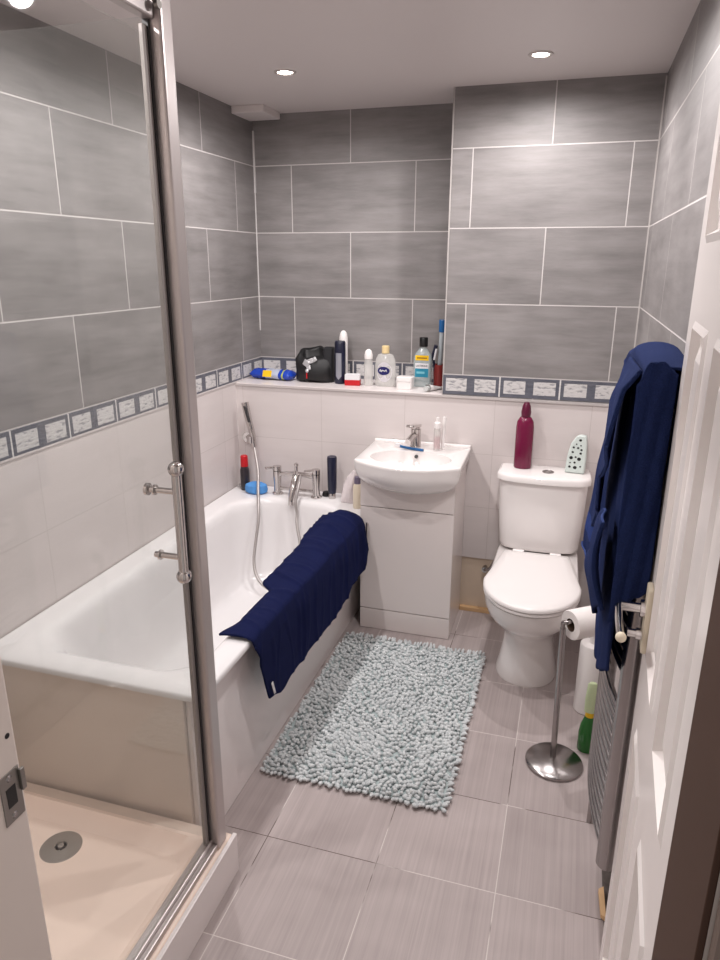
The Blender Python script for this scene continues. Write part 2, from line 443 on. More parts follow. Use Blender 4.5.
bm = loft(B(), [[D(DL - 0.07, d, 0.916), D(DL - 0.028, d, 0.916), D(DL - 0.028, d, 1.040), D(DL - 0.07, d, 1.040)] for d in (0.0, 0.010)])
tagit(put('handle_plate', bm, cream_p, dl, bevel=0.003), 'cream backplate of the handle')
bm = rod(B(), D(DL - 0.05, 0.008, 0.996), D(DL - 0.05, 0.05, 0.996), 0.009)
rod(bm, D(DL - 0.05, 0.01, 0.996), D(DL - 0.05, 0.018, 0.996), 0.016)
tube(bm, [D(DL - 0.05, 0.042, 0.996), D(DL - 0.052, 0.052, 0.996), D(DL - 0.07, 0.054, 0.995), D(DL - 0.13, 0.052, 0.992), D(DL - 0.155, 0.050, 0.991)], 0.0065, curve=True)
hl = tagit(put('door_handle', bm, chrome, dl), 'chrome lever handle')
bm = ball(B(), D(DL - 0.158, 0.050, 0.990), 0.009)
tagit(put('lever_tip', bm, cream_p, hl), 'cream tip of the lever')
bm = rod(B(), D(DL - 0.05, 0.008, 0.945), D(DL - 0.05, 0.02, 0.945), 0.011); rod(bm, D(DL - 0.05, 0.02, 0.945), D(DL - 0.05, 0.034, 0.945), 0.008)
tagit(put('thumb_turn', bm, chrome, dl), 'chrome privacy thumb turn')

# ------------------------------------------------------------------ bath
bt = thing('bathtub', (0.36, -1.14, 0), 'white acrylic bath along the left wall with panelled sides', 'bath')
YB0, YB1 = -1.976, LF - 0.002
def bring(x0, x1, y0, y1, z, rn, rf, n=10):
    pts = []
    for cx, cy, a0, r in ((x1 - rf, y1 - rf, 0, rf), (x0 + rf, y1 - rf, 90, rf), (x0 + rn, y0 + rn, 180, rn), (x1 - rn, y0 + rn, 270, rn)):
        for k in range(n + 1):
            a = math.radians(a0 + 90 * k / n); pts.append((cx + r * cos(a), cy + r * sin(a), z))
    return pts
ZR = 0.5226
rs = [bring(0.003, 0.700, YB0 + 0.006, YB1 - 0.001, ZR - 0.020, 0.012, 0.012), bring(0.002, 0.709, YB0, YB1, ZR - 0.018, 0.014, 0.014),
      bring(0.002, 0.710, YB0, YB1, ZR - 0.006, 0.016, 0.016), bring(0.005, 0.705, YB0 + 0.005, YB1 - 0.003, ZR, 0.016, 0.016),
      bring(0.070, 0.655, YB0 + 0.058, -0.440, ZR, 0.10, 0.20), bring(0.082, 0.643, YB0 + 0.068, -0.450, ZR - 0.0008, 0.10, 0.195),
      bring(0.092, 0.633, YB0 + 0.080, -0.460, ZR - 0.004, 0.11, 0.19), bring(0.101, 0.624, YB0 + 0.094, -0.468, ZR - 0.012, 0.12, 0.185),
      bring(0.108, 0.617, YB0 + 0.110, -0.474, ZR - 0.026, 0.13, 0.18), bring(0.113, 0.612, YB0 + 0.130, -0.479, ZR - 0.050, 0.135, 0.178),
      bring(0.120, 0.604, YB0 + 0.165, -0.489, 0.40, 0.14, 0.17),
      bring(0.134, 0.590, YB0 + 0.24, -0.512, 0.25, 0.15, 0.16), bring(0.142, 0.581, YB0 + 0.275, -0.526, 0.195, 0.15, 0.155), bring(0.152, 0.570, YB0 + 0.31, -0.54, 0.162, 0.15, 0.15),
      bring(0.175, 0.545, YB0 + 0.36, -0.58, 0.140, 0.14, 0.14), bring(0.23, 0.49, YB0 + 0.44, -0.65, 0.130, 0.12, 0.12)]
put('tub', loft(B(), rs, cap0=False), acryl_w, bt, angle=50)
bm = box(B(), 0.652, 0.668, -1.957, YB1 - 0.002, 0.0, ZR - 0.019)
put('side_panel', bm, panel_w, bt, smooth=False, bevel=0.004)
bm = box(B(), 0.004, 0.652, -1.966, -1.950, 0.0, ZR - 0.019)
tagit(put('end_panel', bm, panel_c, bt, smooth=False, bevel=0.003), 'cream end panel facing the shower')
put('waste', lathe(B(), [(0.0, 0.130), (0.032, 0.130), (0.034, 0.134), (0.02, 0.138), (0, 0.138)], (0.36, -0.74, 0)), chrome, bt)

# bath mixer
bx = thing('bath_mixer_tap', (0.343, -0.40, ZR), 'chrome two-lever bath mixer tap on the bath deck', 'tap')
for x, nm in ((0.245, 'left'), (0.441, 'right')):
    bm = lathe(B(), [(0.0, ZR + 0.001), (0.026, ZR + 0.001), (0.026, ZR + 0.006), (0.018, ZR + 0.012), (0.017, ZR + 0.05), (0.0195, ZR + 0.09), (0.0195, ZR + 0.115), (0.0, ZR + 0.118)], (x, -0.40, 0))
    p = put('pillar', bm, chrome, bx)
    bm = lathe(B(), [(0.0, ZR + 0.118), (0.020, ZR + 0.118), (0.0205, ZR + 0.138), (0.0, ZR + 0.139)], (x, -0.40, 0))
    tube(bm, [(x, -0.40, ZR + 0.131), (x - 0.02, -0.425, ZR + 0.135), (x - 0.036, -0.45, ZR + 0.139)], 0.0075, seg=8)
    put('lever', bm, chrome, p)
bm = tube(B(), [(0.245, -0.40, ZR + 0.098), (0.30, -0.403, ZR + 0.106), (0.343, -0.405, ZR + 0.110), (0.39, -0.403, ZR + 0.106), (0.441, -0.40, ZR + 0.098)], 0.012)
rod(bm, (0.245, -0.40, ZR + 0.030), (0.441, -0.40, ZR + 0.030), 0.0085)
put('bridge', bm, chrome, bx)
bm = rod(B(), (0.343, -0.40, ZR + 0.10), (0.343, -0.40, ZR + 0.15), 0.008); ball(bm, (0.343, -0.40, ZR + 0.152), 0.011)
put('diverter_knob', bm, chrome, bx)
bm = tube(B(), [(0.343, -0.405, ZR + 0.11), (0.35, -0.43, ZR + 0.10), (0.352, -0.47, ZR + 0.06), (0.352, -0.492, ZR + 0.012), (0.352, -0.495, ZR - 0.015)], 0.013, radii=lambda t: 0.016 - 0.002 * t)
put('spout', bm, chrome, bx)

# hand shower
hs = thing('hand_shower', (0.03, LF, 0.757), 'chrome stick hand shower on a wall bracket with long hose', 'shower')
bm = rod(B(), (0.055, LF, 0.765), (0.058, LF - 0.012, 0.765), 0.026); rod(bm, (0.058, LF - 0.01, 0.765), (0.082, LF - 0.047, 0.768), 0.012)
lathe(bm, [(0.0135, -0.016), (0.019, -0.016), (0.019, 0.016), (0.0135, 0.016)], (0.092, -0.352, 0.768))
put('bracket', bm, chrome, hs)
bm = tube(B(), [(0.106, -0.352, 0.735), (0.100, -0.352, 0.80), (0.084, -0.350, 0.86), (0.066, -0.346, 0.945)], 0.011, radii=lambda t: 0.0130 + 0.0045 * t)
h = put('handset', bm, chrome, hs)
bm = loft(B(), [[(0.0945 + dx - t * 0.022, -0.3695 + 0.002 * t, 0.855 + t * 0.075) for dx in (-0.006, 0.006)] + [(0.0945 + dx - t * 0.022, -0.363 + 0.002 * t, 0.855 + t * 0.075) for dx in (0.006, -0.006)] for t in (0, 1)])
tagit(put('spray_face', bm, rubber, h), 'dark spray slot')
hp = [(0.107, -0.352, 0.735), (0.150, -0.41, 0.635), (0.180, -0.48, 0.56), (0.203, -0.53, 0.503), (0.216, -0.565, 0.442), (0.216, -0.60, 0.358), (0.221, -0.64, 0.276), (0.243, -0.67, 0.222), (0.280, -0.69, 0.186), (0.333, -0.70, 0.169), (0.40, -0.70, 0.170),
      (0.440, -0.66, 0.22), (0.435, -0.62, 0.296), (0.426, -0.58, 0.352), (0.397, -0.54, 0.431), (0.388, -0.515, 0.48), (0.380, -0.508, 0.53), (0.382, -0.47, 0.60), (0.372, -0.424, 0.628)]
def hose_bm(pts, r):
    path = smooth_path(pts, 24); bm = B(); rs_ = []; up = Vector((1, 0, 0))
    for i, p in enumerate(path):
        d = (path[min(i + 1, len(path) - 1)] - path[max(i - 1, 0)]).normalized()
        s = d.cross(up).normalized(); up = s.cross(d).normalized()
        rr = r * (1.0 if i % 2 else 0.86)
        rs_.append([p + (s * cos(2 * pi * k / 10) + up * sin(2 * pi * k / 10)) * rr for k in range(10)])
    return loft(bm, rs_)
tagit(put('hose', hose_bm(hp, 0.0076), plain('hose metal', (176, 170, 168), 0.4, 0.6), hs, angle=80), 'grey metal shower hose')

# ------------------------------------------------------------------ shower enclosure
tr = thing('shower_tray', (0.40, -2.33, 0), 'cream shower tray with white riser in front of the doorway wall', 'shower tray')
TX, TY0, TY1, TZ = 0.793, YF + 0.002, -1.978, 0.120
rs = [rrect(0.004, TX - 0.012, TY0, TY1, 0.085, 0.006), rrect(0.004, TX - 0.012, TY0, TY1, TZ - 0.006, 0.008), rrect(0.009, TX - 0.017, TY0 + 0.006, TY1 - 0.005, TZ, 0.008),
      rrect(0.045, TX - 0.075, TY0 + 0.05, TY1 - 0.045, TZ, 0.05), rrect(0.058, TX - 0.087, TY0 + 0.063, TY1 - 0.058, TZ - 0.018, 0.05),
      rrect(0.085, TX - 0.112, TY0 + 0.09, TY1 - 0.085, TZ - 0.036, 0.055), rrect(0.22, 0.5, TY0 + 0.2, TY1 - 0.1, TZ - 0.043, 0.05)]
put('basin', loft(B(), rs), tray_m, tr, angle=50)
bm = box(B(), TX - 0.012, TX, TY0, TY1, 0.0, TZ + 0.002)
box(bm, 0.004, TX - 0.012, TY1 - 0.014, TY1, 0.0, 0.085)
tagit(put('riser_panel', bm, panel_w, tr, smooth=False, bevel=0.002), 'white riser panel below the tray')
dz = TZ - 0.043
bm = lathe(B(), [(0, dz), (0.054, dz), (0.058, dz + 0.004), (0.052, dz + 0.010), (0.016, dz + 0.012), (0.014, dz + 0.008), (0.009, dz + 0.008), (0.008, dz + 0.014), (0, dz + 0.015)], (0.345, -2.125, 0), seg=40)
tagit(put('drain_cover', bm, plain('drain metal', (176, 172, 166), 0.35, 0.7), tr), 'round steel drain cover')

se = thing('shower_enclosure', (0.745, -2.03, TZ), 'framed clear glass shower enclosure with chrome corner post', 'shower enclosure')
bm = box(B(), 0.737, 0.775, -2.042, -2.000, TZ + 0.002, 2.045)
put('corner_post', bm, alu, se, smooth=False, bevel=0.006, seg=3)
bm = box(B(), 0.740, 0.752, -2.049, -2.0425, TZ + 0.03, 2.0)
tagit(put('seal_strip', bm, rubber, se, smooth=False), 'dark magnetic door seal')
put('door_edge', box(B(), 0.740, 0.750, -2.063, -2.0495, TZ + 0.025, 1.99), plain('door edge strip', (150, 143, 140), 0.45, 0.2), se, smooth=False, bevel=0.002)
dg = put('glass_door', box(B(), 0.742, 0.748, -2.66, -2.0635, TZ + 0.022, 1.975), glass, se, smooth=False)
put('side_glass', box(B(), 0.008, 0.736, -2.024, -2.018, TZ + 0.012, 2.012), glass, se, smooth=False)
bm = box(B(), 0.738, 0.762, YF + 0.004, -2.042, 2.0, 2.028)
put('top_rail', bm, alu, se, smooth=False, bevel=0.004)
bm = box(B(), 0.728, 0.770, YF + 0.004, -2.042, TZ + 0.001, TZ + 0.018); box(bm, 0.752, 0.757, YF + 0.004, -2.042, TZ + 0.018, TZ + 0.03)
put('bottom_rail', bm, alu, se, smooth=False, bevel=0.003)
bm = rod(B(), (0.757, -2.085, 2.03), (0.757, -2.085, 2.055), 0.013); rod(bm, (0.775, -2.06, 2.04), (0.752, -2.06, 2.04), 0.014); rod(bm, (0.779, -2.05, 2.02), (0.771, -2.05, 2.02), 0.008)
put('roller', bm, steel, se)
bm = rod(B(), (0.792, -2.135, 0.955), (0.792, -2.135, 1.172), 0.0105)
gh = put('handle', bm, chrome, se)
for z in (1.182, 0.945): put('end_ball', ball(B(), (0.792, -2.135, z), 0.0165), chrome, gh)
for z in (1.133, 0.988):
    bm = rod(B(), (0.792, -2.135, z), (0.727, -2.135, z), 0.0065)
    lathe(bm, [(0.0, 0), (0.011, 0.0), (0.011, 0.004), (0, 0.005)], (0.7415, -2.135, z), M=frame_of((-1, 0, 0)))
    if z > 1.1: lathe(bm, [(0.0065, 0), (0.013, 0.004), (0.013, 0.010), (0, 0.013)], (0.729, -2.135, z), M=frame_of((-1, 0, 0)))
    put('handle_stem', bm, chrome, gh)

# ------------------------------------------------------------------ vanity
va = thing('vanity_unit', (0.925, -0.45, 0), 'white gloss vanity cabinet with a bow-fronted ceramic basin', 'vanity unit')
VX0, VX1, VY, BCx, BCy = 0.721, 1.126, -0.608, 0.927, -0.50
outl = [(0.700, LF - 0.003), (1.142, LF - 0.003), (1.150, -0.650)]
for k in range(1, 24):
    x = 1.150 - (1.150 - 0.704) * k / 24
    outl.append((x, -0.650 - 0.085 * (1 - ((x - 0.927) / 0.223) ** 2)))
outl.append((0.704, -0.650))
def cast(th):
    dx, dy = cos(th), sin(th); best = 9
    for (ax, ay), (bx_, by_) in zip(outl, outl[1:] + outl[:1]):
        ex, ey = bx_ - ax, by_ - ay; den = dx * ey - dy * ex
        if abs(den) < 1e-12: continue
        t = ((ax - BCx) * ey - (ay - BCy) * ex) / den; s = ((ax - BCx) * dy - (ay - BCy) * dx) / den
        if t > 0 and -1e-9 <= s <= 1 + 1e-9: best = min(best, t)
    return best
NB = 128
R_out = [cast(2 * pi * k / NB) for k in range(NB)]
def oring(s, z, dr=0.0): return [(BCx + (R_out[k] * s - dr) * cos(2 * pi * k / NB), BCy + (R_out[k] * s - dr) * sin(2 * pi * k / NB), z) for k in range(NB)]
ZV = 0.800
IC = (0.925, -0.56)
def iring(s, z):
    return [(IC[0] + 0.172 * s * cos(2 * pi * k / NB), IC[1] + 0.118 * s * sin(2 * pi * k / NB), z) for k in range(NB)]
HD = 0.140
rs = []
for i in range(11, -1, -1):
    t = sin(pi / 2 * i / 12)
    rs.append(oring((1 - t ** 2.4) ** 0.5, ZV - 0.018 - HD * t, 0.002))
rs += [oring(1, ZV - 0.014, 0.001), oring(1, ZV - 0.004), oring(1, ZV, 0.004)]
rs += [iring(1.0, ZV - 0.001)]
for i in range(1, 9):
    t = sin(pi / 2 * i / 9)
    rs.append(iring(0.97 * (1 - t ** 3) ** 0.6 + 0.03, ZV - 0.006 - 0.098 * t))
put('basin', loft(B(), rs), gloss_w, va, angle=55)
put('basin_upstand', box(B(), 0.701, 1.141, LF - 0.024, LF - 0.003, ZV - 0.003, ZV + 0.010), gloss_w, va, smooth=False, bevel=0.004, seg=3)
M = Matrix.Rotation(math.radians(78), 3, 'X')
bm = lathe(B(), [(0.0, 0), (0.0085, 0), (0.0085, 0.003), (0, 0.003)], (0.927, -0.4535, 0.777), M=Matrix.Rotation(math.radians(52), 3, 'X'))
tagit(put('overflow_hole', bm, black, va), 'black overflow hole')
bm = box(B(), VX0, VX0 + 0.016, VY + 0.018, LF - 0.003, 0.002, ZV - 0.02); box(bm, VX1 - 0.016, VX1, VY + 0.018, LF - 0.003, 0.002, ZV - 0.02)
box(bm, VX0 + 0.016, VX1 - 0.016, VY + 0.018, LF - 0.003, 0.09, 0.106); box(bm, VX0 + 0.016, VX1 - 0.016, LF - 0.012, LF - 0.003, 0.106, 0.66)
put('carcass', bm, cab_w, va, smooth=False)
def hull_z(x):
    dx, dy = x - BCx, VY - BCy; d = sqrt(dx * dx + dy * dy); r = cast(math.atan2(dy, dx)); q = min(1, d / r)
    return ZV - 0.018 - HD * (1 - q * q) ** (1 / 2.4)
bm = B(); xs = [VX0 + (VX1 - VX0) * k / 40 for k in range(41)]
fr = [(x, 0.585) for x in (VX0, VX1)] + [(x, hull_z(x) + 0.004) for x in xs[::-1]]
loft(bm, [[(x, y, z) for x, z in fr] for y in (VY, VY + 0.017)])
put('fascia', bm, cab_w, va, smooth=False)
vd = put('door', box(B(), VX0, VX1, VY, VY + 0.017, 0.102, 0.581), cab_w, va, smooth=False, bevel=0.0015)
bm = box(B(), 0.752, 0.758, VY - 0.022, VY - 0.014, 0.395, 0.515); box(bm, 0.752, 0.758, VY - 0.014, VY, 0.405, 0.413); box(bm, 0.752, 0.758, VY - 0.014, VY, 0.497, 0.505)
tagit(put('handle', bm, chrome_d, vd, smooth=False, bevel=0.001), 'slim chrome bar handle')
put('plinth', box(B(), VX0, VX1, VY, VY + 0.017, 0.002, 0.098), cab_w, va, smooth=False, bevel=0.0015)
tp = (0.905, -0.375)
bm = lathe(B(), [(0, ZV - 0.002), (0.024, ZV - 0.002), (0.026, ZV + 0.004), (0.023, ZV + 0.008), (0.022, ZV + 0.07), (0.023, ZV + 0.082), (0, ZV + 0.082)], (tp[0], tp[1], 0))
tube(bm, [(tp[0], tp[1] - 0.01, ZV + 0.055), (tp[0] - 0.006, tp[1] - 0.05, ZV + 0.058), (tp[0] - 0.013, tp[1] - 0.10, ZV + 0.045)], 0.013, seg=12)
mt = put('mixer_tap', bm, chrome, va)
bm = box(B(), -0.018, 0.018, -0.075, 0.022, 0, 0.013); bm.transform(Matrix.Translation((tp[0], tp[1], ZV + 0.090)) @ Matrix.Rotation(math.radians(-9), 4, 'Z') @ Matrix.Rotation(math.radians(-8), 4, 'X'))
rod(bm, (tp[0], tp[1], ZV + 0.08), (tp[0], tp[1], ZV + 0.093), 0.019)
put('lever', bm, chrome, mt, bevel=0.003)

# ------------------------------------------------------------------ toilet
to = thing('toilet', (1.462, -0.62, 0), 'white close-coupled toilet with closed lid', 'toilet')
TCX = 1.467
def dring(hw, yf, yb, z, hb=None, n=36, p=2.0, cy=None):
    """plan of a bowl: round front at yf, straight-ish back at yb"""
    hb = hw if hb is None else hb
    cy = yf + hw * 1.25 if cy is None else cy
    pts = []
    for k in range(n + 1):
        a = pi + pi * k / n
        c, s = cos(a), sin(a)
        pts.append((TCX + hw * (abs(c) ** (2 / p)) * (1 if c > 0 else -1), cy + (cy - yf) * -(abs(s) ** (2 / p)), z))
    m = 8
    for k in range(1, m + 1):
        t = k / m; pts.append((TCX + hw + (hb - hw) * t, cy + (yb - cy) * t, z))
    for k in range(1, m): pts.append((TCX + hb - 2 * hb * k / m, yb, z))
    for k in range(0, m): 
        t = 1 - k / m; pts.append((TCX - hw - (hb - hw) * t, cy + (yb - cy) * t, z))
    return pts
pan = [dring(0.119, -0.872, -0.36, 0.0, 0.10, p=2.3), dring(0.120, -0.874, -0.36, 0.010, 0.10, p=2.3), dring(0.108, -0.862, -0.36, 0.05, 0.09), dring(0.097, -0.848, -0.36, 0.12, 0.085),
       dring(0.096, -0.848, -0.36, 0.17, 0.085), dring(0.108, -0.880, -0.36, 0.215, 0.09), dring(0.136, -0.950, -0.36, 0.26, 0.11), dring(0.160, -1.012, -0.36, 0.31, 0.14),
       dring(0.172, -1.045, -0.36, 0.355, 0.16), dring(0.174, -1.052, -0.36, 0.392, 0.165), dring(0.165, -1.04, -0.37, 0.398, 0.16)]
put('pan', loft(B(), pan), gloss_w, to, angle=60)
bm = loft(B(), [dring(0.172, -1.056, -0.555, 0.399, 0.125), dring(0.178, -1.064, -0.55, 0.403, 0.130), dring(0.178, -1.064, -0.55, 0.411, 0.130), dring(0.173, -1.058, -0.553, 0.414, 0.127)])
put('seat', bm, white_p, to, angle=60)
bm = loft(B(), [dring(0.173, -1.058, -0.553, 0.4145, 0.127), dring(0.179, -1.066, -0.548, 0.418, 0.130), dring(0.179, -1.066, -0.548, 0.428, 0.130), dring(0.172, -1.056, -0.552, 0.434, 0.126), dring(0.14, -1.02, -0.58, 0.437, 0.10), dring(0.06, -0.92, -0.64, 0.439, 0.05)])
put('lid', bm, white_p, to, angle=60)
for s in (-1, 1): put('hinge', rod(B(), (TCX + s * 0.075 - 0.022, -0.540, 0.425), (TCX + s * 0.075 + 0.022, -0.540, 0.425), 0.011), white_p, to)
def cring(w, yf, z, bow=0.03, yb=LF - 0.003):
    pts = []
    n = 26
    for k in range(n + 1):
        x = -w + 2 * w * k / n; q = abs(x / w)
        pts.append((TCX + x, yf + bow * (q ** 2.4) + (0.02 * max(0, q - 0.86) / 0.14), z))
    pts += [(TCX + w, yb - 0.01, z), (TCX + w - 0.01, yb, z), (TCX, yb, z), (TCX - w + 0.01, yb, z), (TCX - w, yb - 0.01, z)]
    return pts
bm = loft(B(), [cring(0.150, -0.470, 0.405), cring(0.160, -0.485, 0.412), cring(0.164, -0.490, 0.43), cring(0.173, -0.487, 0.56), cring(0.179, -0.480, 0.69), cring(0.180, -0.480, 0.706)])
put('cistern', bm, gloss_w, to, angle=50)
bm = loft(B(), [cring(0.182, -0.485, 0.708), cring(0.190, -0.495, 0.712), cring(0.190, -0.495, 0.732), cring(0.186, -0.490, 0.739), cring(0.178, -0.480, 0.742, yb=LF - 0.008)])
ld = put('cistern_lid', bm, gloss_w, to, angle=50)
bm = lathe(B(), [(0, 0.741), (0.024, 0.741), (0.024, 0.745), (0.019, 0.747), (0.018, 0.745), (0, 0.745)], (1.482, -0.40, 0))
tagit(put('flush_button', bm, chrome_d, ld), 'round chrome flush button')
bm = tube(B(), [(1.237, LF - 0.0, 0.235), (1.237, -0.34, 0.235), (1.262, -0.35, 0.25), (1.30, -0.345, 0.33), (1.335, -0.38, 0.408)], 0.007)
rod(bm, (1.237, -0.318, 0.235), (1.237, -0.345, 0.235), 0.013)
tagit(put('inlet_pipe', bm, chrome_d, to), 'chrome water inlet with valve')

# ------------------------------------------------------------------ towel radiator
ra = thing('towel_radiator', (1.705, -1.74, 0.30), 'chrome ladder towel radiator on the right wall', 'radiator')
RX, RY0, RY1, RZ0, RZ1 = 1.708, -2.000, -1.520, 0.318, 1.345
for y in (RY0, RY1):
    bm = lathe(B(), [(0, RZ0), (0.019, RZ0), (0.0215, RZ0 + 0.004), (0.0215, RZ1 - 0.004), (0.016, RZ1), (0, RZ1)], (RX, y, 0), seg=20)
    put('collector', bm, chrome_d, ra)
k = 0
for zb, nb in ((0.340, 14), (0.780, 7), (1.02, 4), (1.20, 4)):
    for i in range(nb):
        z = zb + i * 0.0265
        pts = [(RX - 0.030 * (1 - (2 * t - 1) ** 2), RY0 + (RY1 - RY0) * t, z) for t in [j / 10 for j in range(11)]]
        put('rail', tube(B(), pts, 0.0085, seg=10, n=2), chrome_d, ra)
for y, z in ((RY0 + 0.06, 0.74), (RY1 - 0.06, 0.74), (RY0 + 0.06, 1.155), (RY1 - 0.06, 1.155)): put('wall_bracket', rod(B(), (RX - 0.002, y, z), (W - 0.001, y, z), 0.009), chrome_d, ra)
bm = rod(B(), (RX, RY1, RZ0), (RX, RY1, RZ0 - 0.08), 0.015); rod(bm, (RX, RY1, RZ0 - 0.08), (RX, RY1, 0.0), 0.0075)
put('valve', bm, chrome_d, ra)

# ------------------------------------------------------------------ towels
def lerp_tab(tab, t):
    if t <= tab[0][0]: return tab[0][1]
    for (a, va_), (b, vb_) in zip(tab, tab[1:]):
        if t <= b:
            s = (t - a) / (b - a); s = s * s * (3 - 2 * s); return va_ + (vb_ - va_) * s
    return tab[-1][1]
def grid(fn, nu, nv, matf=None):
    bm = B(); V = [[bm.verts.new(fn(i / nu, j / nv)) for j in range(nv + 1)] for i in range(nu + 1)]
    for i in range(nu):
        for j in range(nv):
            f = bm.faces.new((V[i][j], V[i + 1][j], V[i + 1][j + 1], V[i][j + 1]))
            if matf: f.material_index = matf((i + .5) / nu, (j + .5) / nv)
    return bm
def nz(x, y, z=0.0): return noise.noise(Vector((x, y, z)))

# towel over the bath side
tb = thing('bath_towel', (0.70, -1.15, ZR), 'navy towel draped over the side of the bath', 'towel')
CREASES = [(0.03 + 0.062 * k + random.uniform(-0.02, 0.02), random.uniform(-0.16, -0.02), random.uniform(0.004, 0.011), random.uniform(0.008, 0.017)) for k in range(16)]
def bt_fn(u, v):
    y = -1.690 + (1.690 - 0.632) * u                       # near .. far along the rim
    xin = lerp_tab([(0, 0.626), (0.08, 0.648), (0.28, 0.650), (0.34, 0.604), (0.66, 0.604), (0.70, 0.590), (0.86, 0.590), (1, 0.600)], u)
    drop_in = lerp_tab([(0, 0.0), (0.33, 0.0), (0.38, 0.05), (0.75, 0.07), (1, 0.03)], u)
    zb = lerp_tab([(0, 0.285), (0.1, 0.255), (0.18, 0.272), (0.4, 0.275), (0.58, 0.275), (0.72, 0.295), (0.78, 0.325), (0.88, 0.335), (0.94, 0.345), (1, 0.395)], u)
    hump = lerp_tab([(0, 0.004), (0.3, 0.006), (0.5, 0.012), (0.7, 0.02), (0.82, 0.035), (0.93, 0.050), (1, 0.025)], u)
    xo = lerp_tab([(0, 0.724), (0.3, 0.728), (0.6, 0.736), (0.8, 0.742), (0.93, 0.747), (1, 0.738)], u)
    # path length parts: inside drop, rim, outside drop
    parts = [max(drop_in, 0.0005), xo - xin, ZR - zb]
    tot = sum(parts); s = v * tot
    ridge = 0.004 * nz(u * 7, v * 2.5, 3)
    for u0, sl, am, wd in CREASES:
        ridge += am * math.exp(-((u - u0 - sl * (v - 0.4) - 0.012 * sin(v * 7 + u0 * 40)) / wd) ** 2)
    if s < parts[0]:
        x, z = xin - 0.012, ZR + 0.012 - (parts[0] - s); x -= 0.35 * (parts[0] - s) * 0.2
        x = xin - 0.014 + 0.3 * abs(ridge)
        z += 0.5 * hump * (s / parts[0])
    elif s < parts[0] + parts[1]:
        t = (s - parts[0]) / parts[1]
        x = xin + t * (xo - xin)
        arch = sin(pi * min(1, max(0, 0.12 + 0.8 * t)))
        z = ZR + 0.013 + hump * arch + abs(ridge) * 0.7 - (0.010 * t ** 8)
    else:
        t = (s - parts[0] - parts[1]) / parts[2]
        z = ZR + 0.002 - t * parts[2] + hump * 0.3 * (1 - t) ** 2
        flare = lerp_tab([(0, 0.004), (0.5, 0.010), (0.8, 0.016), (1, 0.026)], u)
        x = xo + 0.006 * min(1, t * 6) + flare * t + abs(ridge) * 1.2 * min(1, t * 3) * (1 - 0.5 * t)
        y += 0.075 * t * lerp_tab([(0, 1), (0.3, 0.6), (0.7, 0.2), (0.9, -0.1), (1, -0.15)], u)
    return Vector((x, min(y, -0.628), z))
put('cloth', grid(bt_fn, 260, 70), navy, tb, solid=0.006, angle=180, offset=-1)
bm = grid(lambda u, v: Vector((0.741 + 0.004 * v, -1.617 + 0.012 * u + 0.01 * v, 0.345 - 0.045 * v)), 2, 4)
tagit(put('care_tag', bm, label_w, tb, solid=0.001), 'small white care tag')

# towel over the radiator
tw = thing('hand_towel', (1.69, -1.75, 1.40), 'blue towel hanging bunched over the towel radiator', 'towel')
def rt_fn(u, v):
    """u: near .. far along the rail; v: behind .. over the top .. down the front"""
    y = -2.036 + 0.566 * u
    zt = lerp_tab([(0, 1.415), (0.3, 1.424), (0.5, 1.428), (0.75, 1.405), (1, 1.370)], u)
    zb = lerp_tab([(0, 0.90), (0.05, 0.80), (0.16, 0.765), (0.36, 0.705), (0.50, 0.685), (0.60, 0.72), (0.68, 0.80), (0.76, 0.845), (1, 0.862)], u)
    if v < 0.22:
        t = v / 0.22
        return Vector((1.748 - 0.004 * sin(u * 20), y, 1.22 + (zt - 0.02 - 1.22) * t))
    if v < 0.32:
        a = pi * (v - 0.22) / 0.10
        return Vector((1.704 + 0.044 * cos(a), y, zt - 0.02 + 0.02 * sin(a)))
    t = (v - 0.32) / 0.68
    z = zt - 0.02 - t * (zt - 0.02 - zb)
    q = max(0.0, (u - 0.55) / 0.45); q = q * q * (3 - 2 * q)
    flare = q * lerp_tab([(0.84, 0.046), (1.065, 0.030), (1.25, 0.008), (1.4, -0.006)], z)
    f = abs(sin(u * 15 + 0.6 + 1.6 * t + 1.2 * nz(u * 3, t * 2))) * 0.009 * min(1, t * 4) * (1 - 0.5 * q) + 0.004 * nz(u * 9, t * 5, 2)
    x = 1.660 - flare - f - 0.004 * sin(pi * min(1, t))
    y2 = y + 0.015 * nz(t * 3, u * 3, 5) * t * u
    return Vector((x, y2, z))
o = put('cloth', grid(rt_fn, 90, 110, lambda u, v: 1 if (u > 0.66 and 0.87 < v < 0.94) else 0), [navy2, band_m], tw, solid=0.005, angle=180, offset=-1)
def fl_fn(u, v):
    """front fold: a second thickness over the near half with a slanting lower edge"""
    y = -2.040 + 0.38 * u
    zt = lerp_tab([(0, 1.405), (0.6, 1.40), (1, 1.36)], u)
    zb = lerp_tab([(0, 1.27), (0.5, 1.16), (0.75, 1.05), (1, 0.98)], u)
    z = zt - v * (zt - zb)
    x = 1.656 - min(1, v * 4) * (0.016 + 0.008 * abs(sin(u * 6 + v * 1.5))) - 0.018 * v * (1 - 0.5 * u)
    return Vector((x, y, z))
put('fold', grid(fl_fn, 40, 40), navy2, tw, solid=0.007, angle=180, offset=-1)
def fl2_fn(u, v):
    y = -2.040 + 0.30 * u
    zt = lerp_tab([(0, 1.125), (0.35, 1.115), (0.7, 1.05), (1, 0.96)], u); zb = lerp_tab([(0, 0.95), (0.6, 0.86), (1, 0.87)], u)
    z = zt - v * (zt - zb)
    x = 1.632 - 0.012 * sin(pi * v) - 0.010 * abs(sin(u * 6 + 1 + v * 2)) + 0.008 * v
    return Vector((x, y, z))
put('fold', grid(fl2_fn, 40, 30), navy2, tw, solid=0.007, angle=180, offset=-1)
